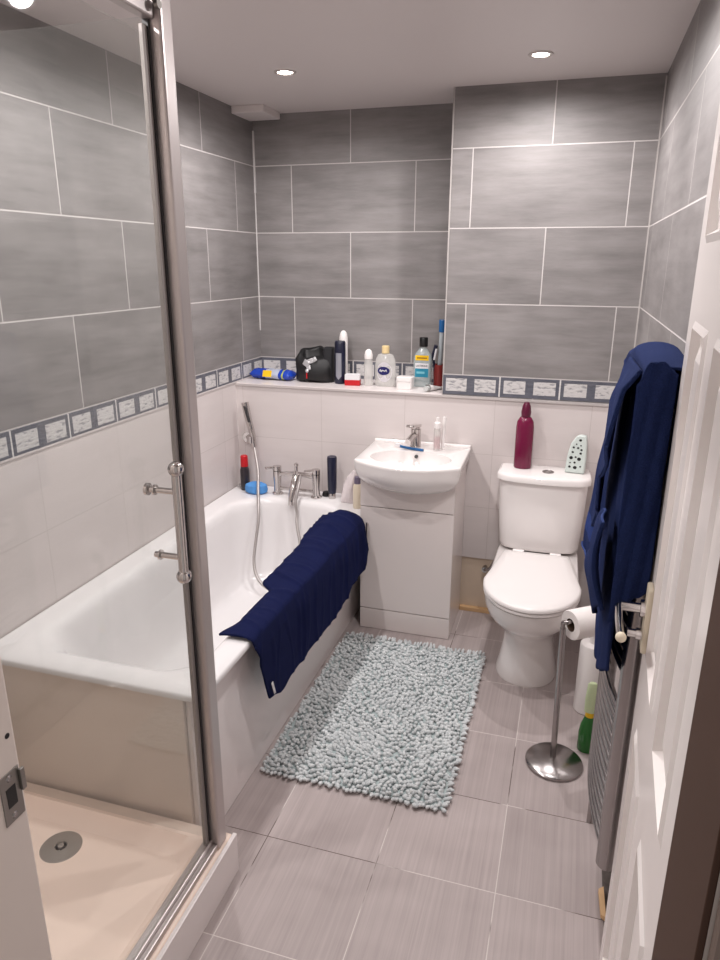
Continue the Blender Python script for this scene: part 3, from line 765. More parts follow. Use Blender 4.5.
hem_m = cloth_mat('towel hem', (52, 66, 112), 1.4)
put('hem', tube(B(), [fl_fn(k / 12, 1.0) + Vector((-0.003, 0, 0.001)) for k in range(13)], 0.0028, seg=6, n=3), hem_m, tw)
put('hem', tube(B(), [fl2_fn(0.8 * k / 12, 0.0) + Vector((-0.003, 0, 0.001)) for k in range(13)], 0.0026, seg=6, n=3), hem_m, tw)
put('hem', tube(B(), [rt_fn(0.66 + 0.34 * k / 12, 1.0) + Vector((-0.002, 0, 0.001)) for k in range(13)], 0.0026, seg=6, n=3), hem_m, tw)
def end_fn(u, v):
    """bunched end of the towel turned round the near upright"""
    x = 1.648 + 0.063 * u
    zt = lerp_tab([(0, 1.385), (0.3, 1.422), (0.6, 1.425), (1, 1.405)], u); zb = lerp_tab([(0, 0.93), (0.4, 0.97), (0.7, 0.985), (1, 1.00)], u)
    z = zt - v * (zt - zb)
    y = -2.0425 - 0.0065 * abs(sin(u * 7 + v * 4 + 0.5)) - 0.002 * nz(u * 6, v * 8)
    return Vector((x, y, z))
put('fold', grid(end_fn, 30, 60), navy2, tw, solid=0.004, angle=180, offset=-1)

# ------------------------------------------------------------------ rug
rg = thing('bath_rug', (0.99, -1.15, 0), 'pale blue-grey chenille rug with shaggy pile on the floor', 'rug')
X0, X1, Y0, Y1 = 0.690, 1.290, -1.612, -0.700
put('backing', box(B(), X0 + 0.006, X1 - 0.006, Y0 + 0.006, Y1 - 0.006, 0.001, 0.008), plain('rug backing', (170, 182, 182), 0.95), rg, smooth=False)
bm = B(); lay = bm.verts.layers.float.new('tint')
sx_, sy_ = 0.0125, 0.0125
nx = int((X1 - X0) / sx_); ny = int((Y1 - Y0) / sy_)
for i in range(nx):
    for j in range(ny):
        px = X0 + (i + 0.5) * (X1 - X0) / nx + random.uniform(-.005, .005); py = Y0 + (j + 0.5) * (Y1 - Y0) / ny + random.uniform(-.005, .005)
        fl = 2.5 * nz(px * 4, py * 4) 
        az = fl + random.uniform(-0.9, 0.9) + (-1.5); lean = random.uniform(0.5, 1.2)
        L = random.uniform(0.017, 0.025); r = random.uniform(0.0058, 0.0074)
        ed = min(px - X0, X1 - px, py - Y0, Y1 - py)
        if ed < 0.015:
            az = math.atan2((1 if py - Y0 > Y1 - py else -1) if min(py - Y0, Y1 - py) < 0.015 else 0, (1 if px - X0 > X1 - px else -1) if min(px - X0, X1 - px) < 0.015 else 0) + random.uniform(-.6, .6); lean = 1.1; L *= 0.6 if px - X0 < 0.015 else 1.0
        d = Vector((cos(az) * sin(lean), sin(az) * sin(lean), cos(lean)))
        Mf = frame_of(d); tint = random.random() * 0.7 + 0.3 * random.random()
        base = Vector((px, py, 0.006)); rings_ = []
        for rr, q in ((0.75, 0.0), (1.0, 0.35), (0.95, 0.75), (0.5, 1.0)):
            rings_.append([])
            for k in range(5):
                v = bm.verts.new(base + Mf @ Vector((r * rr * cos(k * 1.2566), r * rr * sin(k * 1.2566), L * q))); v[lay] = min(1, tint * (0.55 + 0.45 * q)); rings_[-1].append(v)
        for a, b in zip(rings_, rings_[1:]): bridge(bm, a, b)
        bm.faces.new(rings_[-1])
me_bm = bm
def put_raw(name, bm, m, parent):
    w = WL[parent]; bm.transform(Matrix.Translation(-w)); me = bpy.data.meshes.new(name); bm.to_mesh(me); bm.free()
    me.polygons.foreach_set('use_smooth', [True] * len(me.polygons)); me.materials.append(m)
    o = bpy.data.objects.new(name, me); C.objects.link(o); o.parent = parent; WL[o] = w; return o
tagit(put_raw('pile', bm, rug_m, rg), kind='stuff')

# ------------------------------------------------------------------ floor things by the toilet
st = thing('toilet_roll_stand', (1.60, -1.288, 0), 'chrome floor stand holding the toilet roll', 'toilet roll holder')
put('base', lathe(B(), [(0, 0), (0.088, 0), (0.092, 0.004), (0.092, 0.010), (0.084, 0.017), (0.03, 0.021), (0.012, 0.026), (0, 0.026)], (1.598, -1.288, 0), seg=48), chrome_d, st)
bm = tube(B(), [(1.594, -1.288, 0.02), (1.590, -1.288, 0.25), (1.585, -1.288, 0.50)], 0.0095)
put('pole', bm, chrome_d, st)
ax = Vector((0.80, 0.60, 0.0)).normalized()
a0 = Vector((1.588, -1.300, 0.523))
bm = tube(B(), [(1.585, -1.288, 0.495), (1.584, -1.288, 0.518), a0 + ax * 0.012, a0 + ax * 0.05, a0 + ax * 0.135], 0.0068)
put('arm', bm, chrome_d, st)
def roll(bm, c, axv, r0, r1, L):
    M_ = frame_of(axv)
    return lathe(bm, [(r0, 0), (r1 - 0.002, 0), (r1, 0.003), (r1, L - 0.003), (r1 - 0.002, L), (r0, L), (r0, 0.0)][:-1], c, seg=40, M=M_)
bm = B(); M_ = frame_of(ax); rr = []
for r, z in [(0.021, 0), (0.045, 0), (0.047, 0.003), (0.047, 0.105), (0.045, 0.108), (0.021, 0.108)]:
    rr.append(ring(bm, [a0 + ax * 0.022 + Vector((0, 0, -0.0108)) + M_ @ Vector((r * cos(2 * pi * k / 40), r * sin(2 * pi * k / 40), z)) for k in range(40)]))
for a, b in zip(rr, rr[1:] + rr[:1]): bridge(bm, a, b)
tr_ = thing('toilet_roll', (1.62, -1.28, 0.51), 'white toilet roll hung on the chrome stand', 'toilet roll')
put('paper', bm, paper, tr_, angle=50)
bm = B(); rr = []
for r, z in [(0.0208, 0.001), (0.0208, 0.107), (0.0196, 0.107), (0.0196, 0.001)]:
    rr.append(ring(bm, [a0 + ax * 0.022 + Vector((0, 0, -0.0108)) + M_ @ Vector((r * cos(2 * pi * k / 32), r * sin(2 * pi * k / 32), z)) for k in range(32)]))
for a, b in zip(rr, rr[1:] + rr[:1]): bridge(bm, a, b)
tagit(put('core', bm, plain('cardboard', (96, 74, 60), 0.9), tr_, angle=50), 'brown cardboard core')

br = thing('toilet_brush', (1.695, -0.95, 0), 'white toilet brush in a white cylindrical holder', 'toilet brush')
bm = B(); rr = []
for r, z in [(0.002, 0.0), (0.040, 0.0), (0.044, 0.004), (0.043, 0.272), (0.040, 0.276), (0.030, 0.276), (0.012, 0.280)]:
    rr.append(ring(bm, [(1.700 + r * cos(2 * pi * k / 36), -0.95 + r * sin(2 * pi * k / 36), z) for k in range(36)]))
for a, b in zip(rr, rr[1:]): bridge(bm, a, b)
put('holder', bm, white_p, br)
put('brush_handle', lathe(B(), [(0, 0.27), (0.0115, 0.27), (0.0115, 0.40), (0.009, 0.41), (0, 0.412)], (1.700, -0.95, 0)), white_p, br)

gb = thing('toilet_cleaner_bottle', (1.705, -1.187, 0), 'green cleaner bottle with yellow collar on the floor by the radiator', 'bottle')
bm = lathe(B(), [(0, 0), (0.026, 0), (0.030, 0.006), (0.030, 0.07), (0.026, 0.10), (0.014, 0.135), (0.0, 0.135)], (1.700, -1.187, 0), sx=1.0, sy=0.8)
put('body', bm, green_m, gb)
tagit(put('collar', lathe(B(), [(0, 0.135), (0.015, 0.135), (0.015, 0.152), (0, 0.152)], (1.700, -1.187, 0)), yellow_p, gb), 'yellow collar')
tagit(put('cap', lathe(B(), [(0, 0.152), (0.019, 0.152), (0.020, 0.20), (0.016, 0.255), (0.010, 0.262), (0, 0.262)], (1.700, -1.187, 0), sx=1, sy=0.7), lime_m, gb), 'pale lime cap')

# ------------------------------------------------------------------ things on the cistern
mb = thing('cleaner_bottle', (1.372, -0.362, 0.742), 'magenta bleach bottle standing on the toilet cistern', 'bottle')
bm = lathe(B(), [(0, 0.7425), (0.034, 0.7425), (0.037, 0.748), (0.037, 0.86), (0.037, 0.92), (0.034, 0.945), (0.024, 0.962), (0.018, 0.966), (0, 0.966)], (1.372, -0.362, 0), sx=1, sy=0.75)
put('body', bm, mag_m, mb)
put('cap', lathe(B(), [(0, 0.966), (0.019, 0.966), (0.021, 0.985), (0.017, 1.01), (0.010, 1.026), (0.0, 1.028)], (1.372, -0.362, 0), seg=12), mag_d, mb)
af = thing('air_freshener', (1.588, -0.38, 0.742), 'pale mint air freshener with leaf-shaped holes on the cistern', 'air freshener')
prof = [(-0.040, 0.0), (0.040, 0.0), (0.0425, 0.06), (0.040, 0.12), (0.034, 0.160), (0.008, 0.162), (-0.006, 0.155), (-0.024, 0.125), (-0.034, 0.08)]
Maf = Matrix.Translation((1.588, -0.375, 0.7425)) @ Matrix.Rotation(math.radians(-8), 4, 'Z') @ Matrix.Rotation(math.radians(-6), 4, 'X')
bm = loft(B(), [[Vector((x, y, z)) for x, z in prof] for y in (-0.016, 0.016)]); bm.transform(Maf)
put('shell', bm, mint, af, bevel=0.006, seg=3, angle=60)
bm = B()
for x, z, r in ((0.012, 0.140, .0055), (-0.002, 0.122, .003), (0.016, 0.118, .003), (-0.012, 0.108, .0045), (0.006, 0.107, .0045), (0.02, 0.1, .0045), (-0.014, 0.088, .0045), (0.018, 0.085, .005), (-0.018, 0.064, .007), (0.0, 0.068, .004), (0.014, 0.061, .0075), (-0.002, 0.045, .0045), (-0.02, 0.043, .003), (-0.021, 0.026, .005), (0.001, 0.024, .007), (0.022, 0.03, .0035)):
    b2 = lathe(B(), [(0, 0), (r, 0), (r * 0.9, 0.0008), (0, 0.0008)], (x, -0.0161, z), seg=8, sx=1.1, M=Matrix.Rotation(pi / 2, 3, 'X'))
    me = bpy.data.meshes.new('t'); b2.to_mesh(me); b2.free(); bm.from_mesh(me); bpy.data.meshes.remove(me)
bm.transform(Maf)
tagit(put('vent_holes', bm, black, af), 'black leaf and petal cut-outs')

# ------------------------------------------------------------------ things on the basin
tbp = thing('toothbrush', (0.88, -0.425, ZV), 'blue toothbrush lying on the basin beside the tap', 'toothbrush')
bm = tube(B(), [(0.845, -0.412, ZV + 0.008), (0.875, -0.422, ZV + 0.006), (0.930, -0.440, ZV + 0.006), (0.955, -0.446, ZV + 0.006)], 0.006, seg=8)
put('handle', bm, blue_t, tbp)
bm = box(B(), -0.013, 0.013, -0.005, 0.005, 0, 0.012); bm.transform(Matrix.Translation((0.834, -0.409, ZV + 0.007)) @ Matrix.Rotation(-0.3, 4, 'Z'))
tagit(put('bristles', bm, label_w, tbp, bevel=0.002), 'pale bristle head')
pb = thing('pump_bottle', (1.008, -0.405, ZV), 'slim clear bottle with pink liquid and white pump on basin', 'bottle')
px, py = 1.006, -0.405
put('body', lathe(B(), [(0, ZV + 0.001), (0.0145, ZV + 0.001), (0.015, ZV + 0.07), (0.0135, ZV + 0.10), (0, ZV + 0.10)], (px, py, 0)), clear_b, pb)
tagit(put('liquid', lathe(B(), [(0, ZV + 0.010), (0.0132, ZV + 0.010), (0.0132, ZV + 0.060), (0, ZV + 0.060)], (px, py, 0)), clear_p, pb), 'pink liquid inside')
bm = lathe(B(), [(0, ZV + 0.10), (0.0145, ZV + 0.10), (0.0145, ZV + 0.122), (0.008, ZV + 0.128), (0.0065, ZV + 0.146), (0, ZV + 0.148)], (px, py, 0))
tagit(put('pump_head', bm, white_p, pb), 'white pump top')
rz = thing('interdental_brush', (1.028, -0.40, ZV), 'white slim brush handle upright beside the pink bottle', 'brush')
bm = tube(B(), [(1.0275, -0.385, ZV + 0.001), (1.0285, -0.385, ZV + 0.06), (1.032, -0.385, ZV + 0.118)], 0.0068, seg=10)
put('handle', bm, white_p, rz)
put('head', lathe(B(), [(0, ZV + 0.110), (0.008, ZV + 0.110), (0.0095, ZV + 0.128), (0.007, ZV + 0.146), (0, ZV + 0.148)], (1.032, -0.387, 0), seg=14), white_p, rz)

# ------------------------------------------------------------------ things on the bath deck
DZ = ZR + 0.0005
rc = thing('shampoo_bottle', (0.068, -0.385, DZ), 'dark bottle with red cap in the bath corner', 'bottle')
put('body', lathe(B(), [(0, DZ), (0.020, DZ), (0.022, DZ + 0.004), (0.022, DZ + 0.10), (0.017, DZ + 0.118), (0, DZ + 0.118)], (0.068, -0.385, 0)), plain('charcoal bottle', (44, 38, 44), 0.3, var=0.3, scale=40), rc)
tagit(put('cap', lathe(B(), [(0, DZ + 0.118), (0.0185, DZ + 0.118), (0.0175, DZ + 0.168), (0.013, DZ + 0.172), (0, DZ + 0.172)], (0.068, -0.385, 0)), red_m, rc), 'red cap')
bm = lathe(B(), [(0, 0), (0.040, 0.0), (0.052, 0.008), (0.054, 0.022), (0.050, 0.040), (0.03, 0.050), (0, 0.052)], (0.140, -0.415, DZ), sx=1.05, sy=0.75, seg=40)
for v in bm.verts: v.co += Vector((nz(*(v.co * 60)), nz(*(v.co * 60 + Vector((9, 0, 0)))), 0)) * 0.002
tagit(put('bath_sponge', bm, blue_s), 'round blue bath sponge on the bath deck', 'sponge')
bm = lathe(B(), [(0, 0), (0.030, 0), (0.032, 0.004), (0.030, 0.014), (0.006, 0.016), (0, 0.016)], (0.042, -0.345, DZ), seg=24, sx=0.9, sy=0.8)
tagit(put('soap_dish', bm, plain('grey plastic', (168, 164, 164), 0.4)), 'small grey dish in the far bath corner', 'dish')
nb_ = thing('body_spray', (0.515, -0.372, DZ), 'tall navy tube with chrome foot by the bath taps', 'tube')
put('body', lathe(B(), [(0, DZ + 0.026), (0.018, DZ + 0.026), (0.021, DZ + 0.05), (0.0225, DZ + 0.15), (0.0235, DZ + 0.195), (0.021, DZ + 0.203), (0, DZ + 0.200)], (0.515, -0.385, 0)), navy_p, nb_)
tagit(put('foot', lathe(B(), [(0, DZ), (0.017, DZ), (0.0175, DZ + 0.014), (0.015, DZ + 0.026), (0, DZ + 0.026)], (0.515, -0.385, 0)), chrome, nb_), 'chrome screw cap at the foot')
bm = lathe(B(), [(0, 0), (0.020, 0), (0.021, 0.010), (0.016, 0.020), (0.006, 0.022), (0, 0.022)], (0.477, -0.358, DZ), seg=24)
tagit(put('bath_plug', bm, black), 'small black plug lying beside the bath taps', 'plug')
ct = thing('lotion_bottle', (0.668, -0.475, DZ), 'cream bottle with purple-grey cap beside the vanity', 'bottle')
put('body', lathe(B(), [(0, DZ), (0.020, DZ), (0.0215, DZ + 0.004), (0.0215, DZ + 0.10), (0.015, DZ + 0.115), (0, DZ + 0.115)], (0.668, -0.475, 0), seg=24), cream_p, ct)
tagit(put('cap', lathe(B(), [(0, DZ + 0.115), (0.0165, DZ + 0.115), (0.0155, DZ + 0.145), (0, DZ + 0.147)], (0.668, -0.475, 0)), greycap, ct), 'purple-grey cap')
def bagring(z, rx, ry, cx, cy, k):
    return [(cx + rx * (1 + 0.16 * sin(5 * a + k) + 0.08 * sin(11 * a + 2 * k)) * cos(a), cy + ry * (1 + 0.14 * sin(4 * a + k)) * sin(a), z) for a in [2 * pi * i / 30 for i in range(30)]]
bm = loft(B(), [bagring(DZ + 0.001, 0.034, 0.034, 0.606, -0.40, 0), bagring(DZ + 0.03, 0.042, 0.036, 0.606, -0.40, .6), bagring(DZ + 0.08, 0.036, 0.032, 0.612, -0.39, 1.1), bagring(DZ + 0.12, 0.026, 0.022, 0.622, -0.382, 1.8), bagring(DZ + 0.145, 0.012, 0.012, 0.632, -0.378, 2.4)])
for v in bm.verts: v.co += Vector((nz(*(v.co * 45)), nz(*(v.co * 45 + Vector((5, 0, 0)))), 0)) * 0.012
tagit(put('plastic_bag', bm, bag_m), 'crumpled clear plastic bag between bath taps and vanity', 'bag')

# ------------------------------------------------------------------ things on the ledge
Z = ZL + 0.0005
wp = thing('wipes_packet', (0.12, -0.16, Z), 'blue packet of wipes with yellow flap lying on the ledge', 'packet')
def pil(u, v):
    x = -0.115 + 0.23 * u; e = min(1, (u * (1 - u)) * 14); 
    a = 2 * pi * v
    return Vector((x + 0.004 * nz(u * 8, v * 5), 0.044 * cos(a) * (0.9 + 0.1 * e) , 0.026 * e ** 0.7 * (sin(a) if sin(a) > 0 else sin(a) * 0.9) + 0.024 + 0.006 * nz(u * 14, v * 9, 4)))
bm = grid(pil, 28, 20, lambda u, v: 1 if 0.40 < u < 0.70 and 0.1 < v < 0.95 else (2 if 0.78 < u < 0.83 else 0)); bm.transform(Matrix.Translation((0.132, -0.15, Z)) @ Matrix.Rotation(math.radians(-6), 4, 'Z'))
put('wrapper', bm, [blue_p, plain('packet silver', (176, 182, 200), 0.3, var=0.2), plain('packet green', (180, 190, 90), 0.4)], wp, angle=180)
bm = box(B(), -0.024, 0.022, -0.0005, 0.002, 0, 0.032); bm.transform(Matrix.Translation((0.118, -0.200, Z + 0.018)) @ Matrix.Rotation(math.radians(-22), 4, 'X'))
tagit(put('flap', bm, yellow_p, wp, bevel=0.0008), 'yellow resealable flap')

wb = thing('wash_bag', (0.345, -0.145, Z), 'black wash bag gaping open on the ledge', 'wash bag')
def wring(z, rx, ry, cx, cy, tilt=0.0, k=0.0):
    return [(cx + rx * cos(a) * (1 + 0.03 * sin(3 * a + k)), cy + ry * sin(a) * (1 + 0.05 * sin(4 * a + k)), z + tilt * sin(a) + 0.006 * sin(3 * a + 2 * k)) for a in [2 * pi * i / 40 for i in range(40)]]
bm = loft(B(), [wring(Z + 0.006, 0.084, 0.048, 0.348, -0.145), wring(Z + 0.012, 0.094, 0.058, 0.348, -0.145), wring(Z + 0.06, 0.095, 0.063, 0.346, -0.145, 0.004, 1), wring(Z + 0.110, 0.090, 0.056, 0.342, -0.138, 0.016, 2), wring(Z + 0.140, 0.066, 0.040, 0.334, -0.128, 0.022, 2.5),
                wring(Z + 0.126, 0.055, 0.034, 0.340, -0.128, 0.022, 2.5), wring(Z + 0.07, 0.055, 0.036, 0.346, -0.13, 0.012, 2)])
for v in bm.verts: v.co += Vector((nz(*(v.co * 25)), nz(*(v.co * 25 + Vector((5, 0, 0)))), 0)) * 0.011
for v in bm.verts: v.co.z = max(v.co.z, Z)
put('shell', bm, blackf, wb, angle=180)
bm = B()
for cx, cz, s, a in ((0.326, Z + 0.092, 0.034, 0.5), (0.345, Z + 0.103, 0.028, -0.4), (0.338, Z + 0.072, 0.024, 1.2), (0.366, Z + 0.112, 0.022, 0.9)):
    b2 = box(B(), -s / 2, s / 2, -0.004, 0.004, -s / 2.4, s / 2.4); b2.transform(Matrix.Translation((cx, -0.204 + (cz - Z - 0.07) * 0.25, cz)) @ Matrix.Rotation(a, 4, 'Y') @ Matrix.Rotation(-0.4 * a, 4, 'Z'))
    me = bpy.data.meshes.new('t'); b2.to_mesh(me); b2.free(); bm.from_mesh(me); bpy.data.meshes.remove(me)
ball(bm, (0.333, -0.207, Z + 0.058), 0.010)
tagit(put('foil_lining', bm, plain('crumpled foil', (206, 206, 208), 0.3, 0.5, var=0.2), wb, bevel=0.002), 'silvery white item poking out of the opening')
bm = loft(B(), [rrect(0.392, 0.442, -0.165, -0.115, Z + 0.001, 0.012), rrect(0.390, 0.444, -0.168, -0.112, Z + 0.08, 0.012), rrect(0.394, 0.444, -0.160, -0.112, Z + 0.160, 0.012), rrect(0.400, 0.440, -0.152, -0.118, Z + 0.166, 0.010)])
put('side_pocket', bm, plain('charcoal fabric', (26, 26, 30), 0.6, var=0.3, scale=40), wb)
tagit(put('zip_pull', box(B(), 0.3285, 0.3335, -0.2125, -0.2085, Z + 0.022, Z + 0.050), red_m, wb), 'red zip pull')

de = thing('deodorant_can', (0.484, -0.165, Z), 'navy and silver deodorant can beside the wash bag', 'aerosol can')
bm = lathe(B(), [(0, Z), (0.025, Z), (0.0262, Z + 0.003), (0.0262, Z + 0.15), (0, Z + 0.15)], (0.484, -0.165, 0))
put('body', bm, navy_p, de)
put('cap', lathe(B(), [(0, Z + 0.15), (0.026, Z + 0.15), (0.026, Z + 0.192), (0.022, Z + 0.200), (0, Z + 0.201)], (0.484, -0.165, 0)), plain('navy cap', (20, 22, 44), 0.4), de)
bm = B(); n = 10; rr = []
for z in (Z + 0.02, Z + 0.145):
    rr.append([bm.verts.new((0.484 + 0.0265 * sin(a), -0.165 - 0.0265 * cos(a), z + (0.0 if z > Z + 0.1 else 0.03 * abs(a)))) for a in [-0.55 + 1.1 * i / n for i in range(n + 1)]])
for i in range(n): bm.faces.new((rr[0][i], rr[0][i + 1], rr[1][i + 1], rr[1][i]))
tagit(put('label', bm, silver_p, de), 'silver printed panel')

def tall_white(name, x, y, h, r, label, cat):
    t = thing(name, (x, y, Z), label, cat)
    put('body', lathe(B(), [(0, Z), (r * 0.95, Z), (r, Z + 0.004), (r * 0.98, Z + h * 0.72), (0, Z + h * 0.72)], (x, y, 0)), white_p, t)
    put('cap', lathe(B(), [(0, Z + h * 0.72), (r * 1.0, Z + h * 0.72), (r * 0.98, Z + h * 0.86), (r * 0.75, Z + h * 0.95), (r * 0.4, Z + h * 0.99), (0, Z + h)], (x, y, 0)), white_p, t)
    return t
tall_white('spray_bottle', 0.470, -0.070, 0.240, 0.021, 'tall white rounded bottle behind the navy can', 'bottle')

rb = thing('small_box', (0.556, -0.195, Z), 'small red and white box on the ledge front', 'box')
Mb = Matrix.Translation((0.556, -0.193, Z)) @ Matrix.Rotation(math.radians(8), 4, 'Z')
bm = box(B(), -0.036, 0.036, -0.022, 0.022, 0.0, 0.026); bm.transform(Mb); tagit(put('base', bm, red_m, rb, smooth=False, bevel=0.0015), 'red lower half')
bm = box(B(), -0.0355, 0.0355, -0.0215, 0.0215, 0.026, 0.052); bm.transform(Mb); tagit(put('lid', bm, label_w, rb, smooth=False, bevel=0.0015), 'white upper half')
ro = thing('roll_on_deodorant', (0.630, -0.185, Z), 'clear roll-on stick with white domed cap', 'deodorant')
bm = lathe(B(), [(0, Z), (0.020, Z), (0.022, Z + 0.005), (0.021, Z + 0.10), (0.018, Z + 0.125), (0, Z + 0.125)], (0.630, -0.185, 0), sx=1, sy=0.8); put('body', bm, clear_b, ro)
put('cap', lathe(B(), [(0, Z + 0.125), (0.019, Z + 0.125), (0.0195, Z + 0.143), (0.015, Z + 0.161), (0.006, Z + 0.169), (0, Z + 0.170)], (0.630, -0.185, 0), sx=1, sy=0.85), white_p, ro)

ob = thing('oil_bottle', (0.709, -0.175, Z), 'clear oil bottle with navy oval label and gold cap', 'bottle')
ox, oy = 0.709, -0.175
put('body', lathe(B(), [(0, Z), (0.047, Z), (0.050, Z + 0.006), (0.050, Z + 0.095), (0.047, Z + 0.122), (0.036, Z + 0.146), (0.017, Z + 0.153), (0, Z + 0.153)], (ox, oy, 0), sx=1, sy=0.474, seg=36), clear_b, ob)
tagit(put('cap', lathe(B(), [(0, Z + 0.153), (0.018, Z + 0.153), (0.0175, Z + 0.184), (0.014, Z + 0.187), (0, Z + 0.187)], (ox, oy, 0)), gold_p, ob), 'gold flip cap')
def arc_label(name, cx, cy, rx, ry, pts2, m, parent, push=0.0004, lab=None):
    """a flat print wrapped on an elliptical bottle; pts2 are (dx, z)"""
    bm = B(); vs = []
    for dx, z in pts2:
        y = cy - ry * sqrt(max(0, 1 - (dx / rx) ** 2)) - push; vs.append(bm.verts.new((cx + dx, y, z)))
    c0 = bm.verts.new((cx, cy - ry - push, sum(p[1] for p in pts2) / len(pts2)))
    for i in range(len(vs)): bm.faces.new((vs[i], vs[(i + 1) % len(vs)], c0))
    o = put(name, bm, m, parent)
    if lab: tagit(o, lab)
    return o
def oval(rx, rz, cz, cx=0.0): return [(cx + rx * cos(2 * pi * k / 32), cz + rz * sin(2 * pi * k / 32)) for k in range(32)]
def rect(w, z0, z1, n=10): return [(-w + 2 * w * k / n, z0) for k in range(n + 1)] + [(w - 2 * w * k / n, z1) for k in range(n + 1)]
arc_label('back_label', ox, oy, 0.050, 0.0237, oval(0.036, 0.046, Z + 0.068), plain('pale label', (204, 200, 204), 0.4), ob, 0.0003)
arc_label('label', ox, oy, 0.050, 0.0237, oval(0.029, 0.019, Z + 0.074, -0.003), label_n, ob, 0.0012, 'navy oval label')
bm = B()
pts = [(-0.022 + 0.0044 * k, Z + 0.074 + (0.004 if k % 2 else -0.003) + 0.002 * sin(k * 2.1)) for k in range(9)]
tube(bm, [(ox + a, oy - 0.0237 * sqrt(1 - (a / 0.050) ** 2) - 0.002, b) for a, b in pts], 0.0012, seg=6)
tagit(put('script_mark', bm, label_w, ob), 'white handwritten-style lettering')

wj = thing('white_jar', (0.812, -0.205, Z), 'small white square jar on the ledge front', 'jar')
bm = loft(B(), [rrect(0.777, 0.847, -0.235, -0.175, Z, 0.010), rrect(0.776, 0.848, -0.236, -0.174, Z + 0.034, 0.010)]); put('body', bm, white_p, wj, bevel=0.001)
bm = loft(B(), [rrect(0.775, 0.849, -0.237, -0.173, Z + 0.035, 0.011), rrect(0.775, 0.849, -0.237, -0.173, Z + 0.052, 0.011), rrect(0.779, 0.845, -0.233, -0.177, Z + 0.055, 0.010)]); put('lid', bm, white_p, wj)

li = thing('mouthwash_bottle', (0.876, -0.125, Z), 'clear mouthwash bottle with black cap and teal label', 'bottle')
lx, ly = 0.876, -0.125
def sq(w, d, z, r): return rrect(lx - w * 1.1, lx + w * 1.1, ly - d, ly + d, z, r)
bm = loft(B(), [sq(0.036, 0.025, Z, 0.010), sq(0.038, 0.027, Z + 0.005, 0.012), sq(0.038, 0.027, Z + 0.125, 0.012), sq(0.034, 0.024, Z + 0.150, 0.014), sq(0.020, 0.018, Z + 0.170, 0.014), sq(0.012, 0.013, Z + 0.180, 0.0125), sq(0.012, 0.013, Z + 0.186, 0.0125)])
put('body', bm, clear_l, li, angle=60)
tagit(put('cap', lathe(B(), [(0, Z + 0.184), (0.0195, Z + 0.184), (0.0195, Z + 0.222), (0.018, Z + 0.225), (0, Z + 0.225)], (lx, ly, 0), seg=20), black, li), 'black ribbed cap')
fy = ly - 0.0275
def flat(name, x0, x1, z0, z1, m, lab=None, dy=0.0):
    o = put(name, quad(B(), [(lx + x0, fy - dy, z0), (lx + x1, fy - dy, z0), (lx + x1, fy - dy, z1), (lx + x0, fy - dy, z1)]), m, li, smooth=False)
    if lab: tagit(o, lab)
    return o
flat('neck_band', -0.031, 0.031, Z + 0.123, Z + 0.146, yellow_p, 'yellow neck band')
w1 = flat('name_label', -0.031, 0.031, Z + 0.086, Z + 0.110, label_w, 'white name label')
t1 = flat('front_label', -0.031, 0.031, Z + 0.046, Z + 0.086, teal_p, 'teal front label')
flat('label_shine', -0.024, 0.014, Z + 0.062, Z + 0.072, plain('light teal', (120, 190, 205), 0.4), None, 0.0005)
lettering('lettering', 'LISTERINE', 0.0125, (lx, fy - 0.0008, Z + 0.098), 0, plain('ink', (30, 24, 44), 0.6), w1)
bm = quad(B(), [(lx - 0.024, fy - 0.0006, Z + 0.131), (lx + 0.024, fy - 0.0006, Z + 0.131), (lx + 0.024, fy - 0.0006, Z + 0.137), (lx - 0.024, fy - 0.0006, Z + 0.137)])
put('band_print', bm, plain('dark yellow ink', (150, 104, 20), 0.5), li, smooth=False)

cu = thing('toothbrush_tumbler', (0.952, -0.10, Z), 'red tumbler in the alcove corner holding toothbrushes', 'tumbler')
bm = B(); rr = []
for r, z in [(0.001, 0.002), (0.024, 0.0), (0.025, 0.004), (0.029, 0.10), (0.0275, 0.10), (0.0235, 0.006), (0.001, 0.006)]:
    rr.append(ring(bm, [(0.945 + r * cos(2 * pi * k / 28), -0.085 + r * sin(2 * pi * k / 28), Z + z) for k in range(28)]))
for a, b in zip(rr, rr[1:]): bridge(bm, a, b)
put('cup', bm, plain('red cup', (128, 38, 34), 0.35), cu)
e1 = thing('electric_toothbrush', (0.950, -0.085, Z + 0.01), 'white toothbrush with thick blue head standing highest in tumbler', 'toothbrush')
bm = tube(B(), [(0.944, -0.083, Z + 0.01), (0.950, -0.098, Z + 0.13), (0.957, -0.11, Z + 0.25)], 0.0085, radii=lambda t: 0.008 + 0.004 * t); put('handle', bm, plain('pale grip', (180, 188, 192), 0.35), e1)
bm = rod(B(), (0.957, -0.11, Z + 0.25), (0.959, -0.113, Z + 0.305), 0.0155, r2=0.0165); tagit(put('head', bm, blue_t, e1, bevel=0.002), 'blue head')
e2 = thing('manual_toothbrush', (0.935, -0.1, Z + 0.01), 'navy toothbrush leaning left out of the red tumbler', 'toothbrush')
bm = tube(B(), [(0.929, -0.090, Z + 0.012), (0.924, -0.104, Z + 0.10), (0.920, -0.112, Z + 0.14), (0.934, -0.120, Z + 0.19)], 0.006, seg=10, radii=lambda t: 0.0035 + 0.006 * t); put('handle', bm, navy_p, e2)
bm = tube(B(), [(0.927, -0.1225, Z + 0.125), (0.937, -0.1285, Z + 0.175)], 0.0045, seg=8, curve=False); tagit(put('grip_strip', bm, label_w, e2), 'white grip strip')
tpst = thing('toothpaste_tube', (0.93, -0.2, Z), 'white toothpaste tube lying at the right end of the ledge', 'tube')
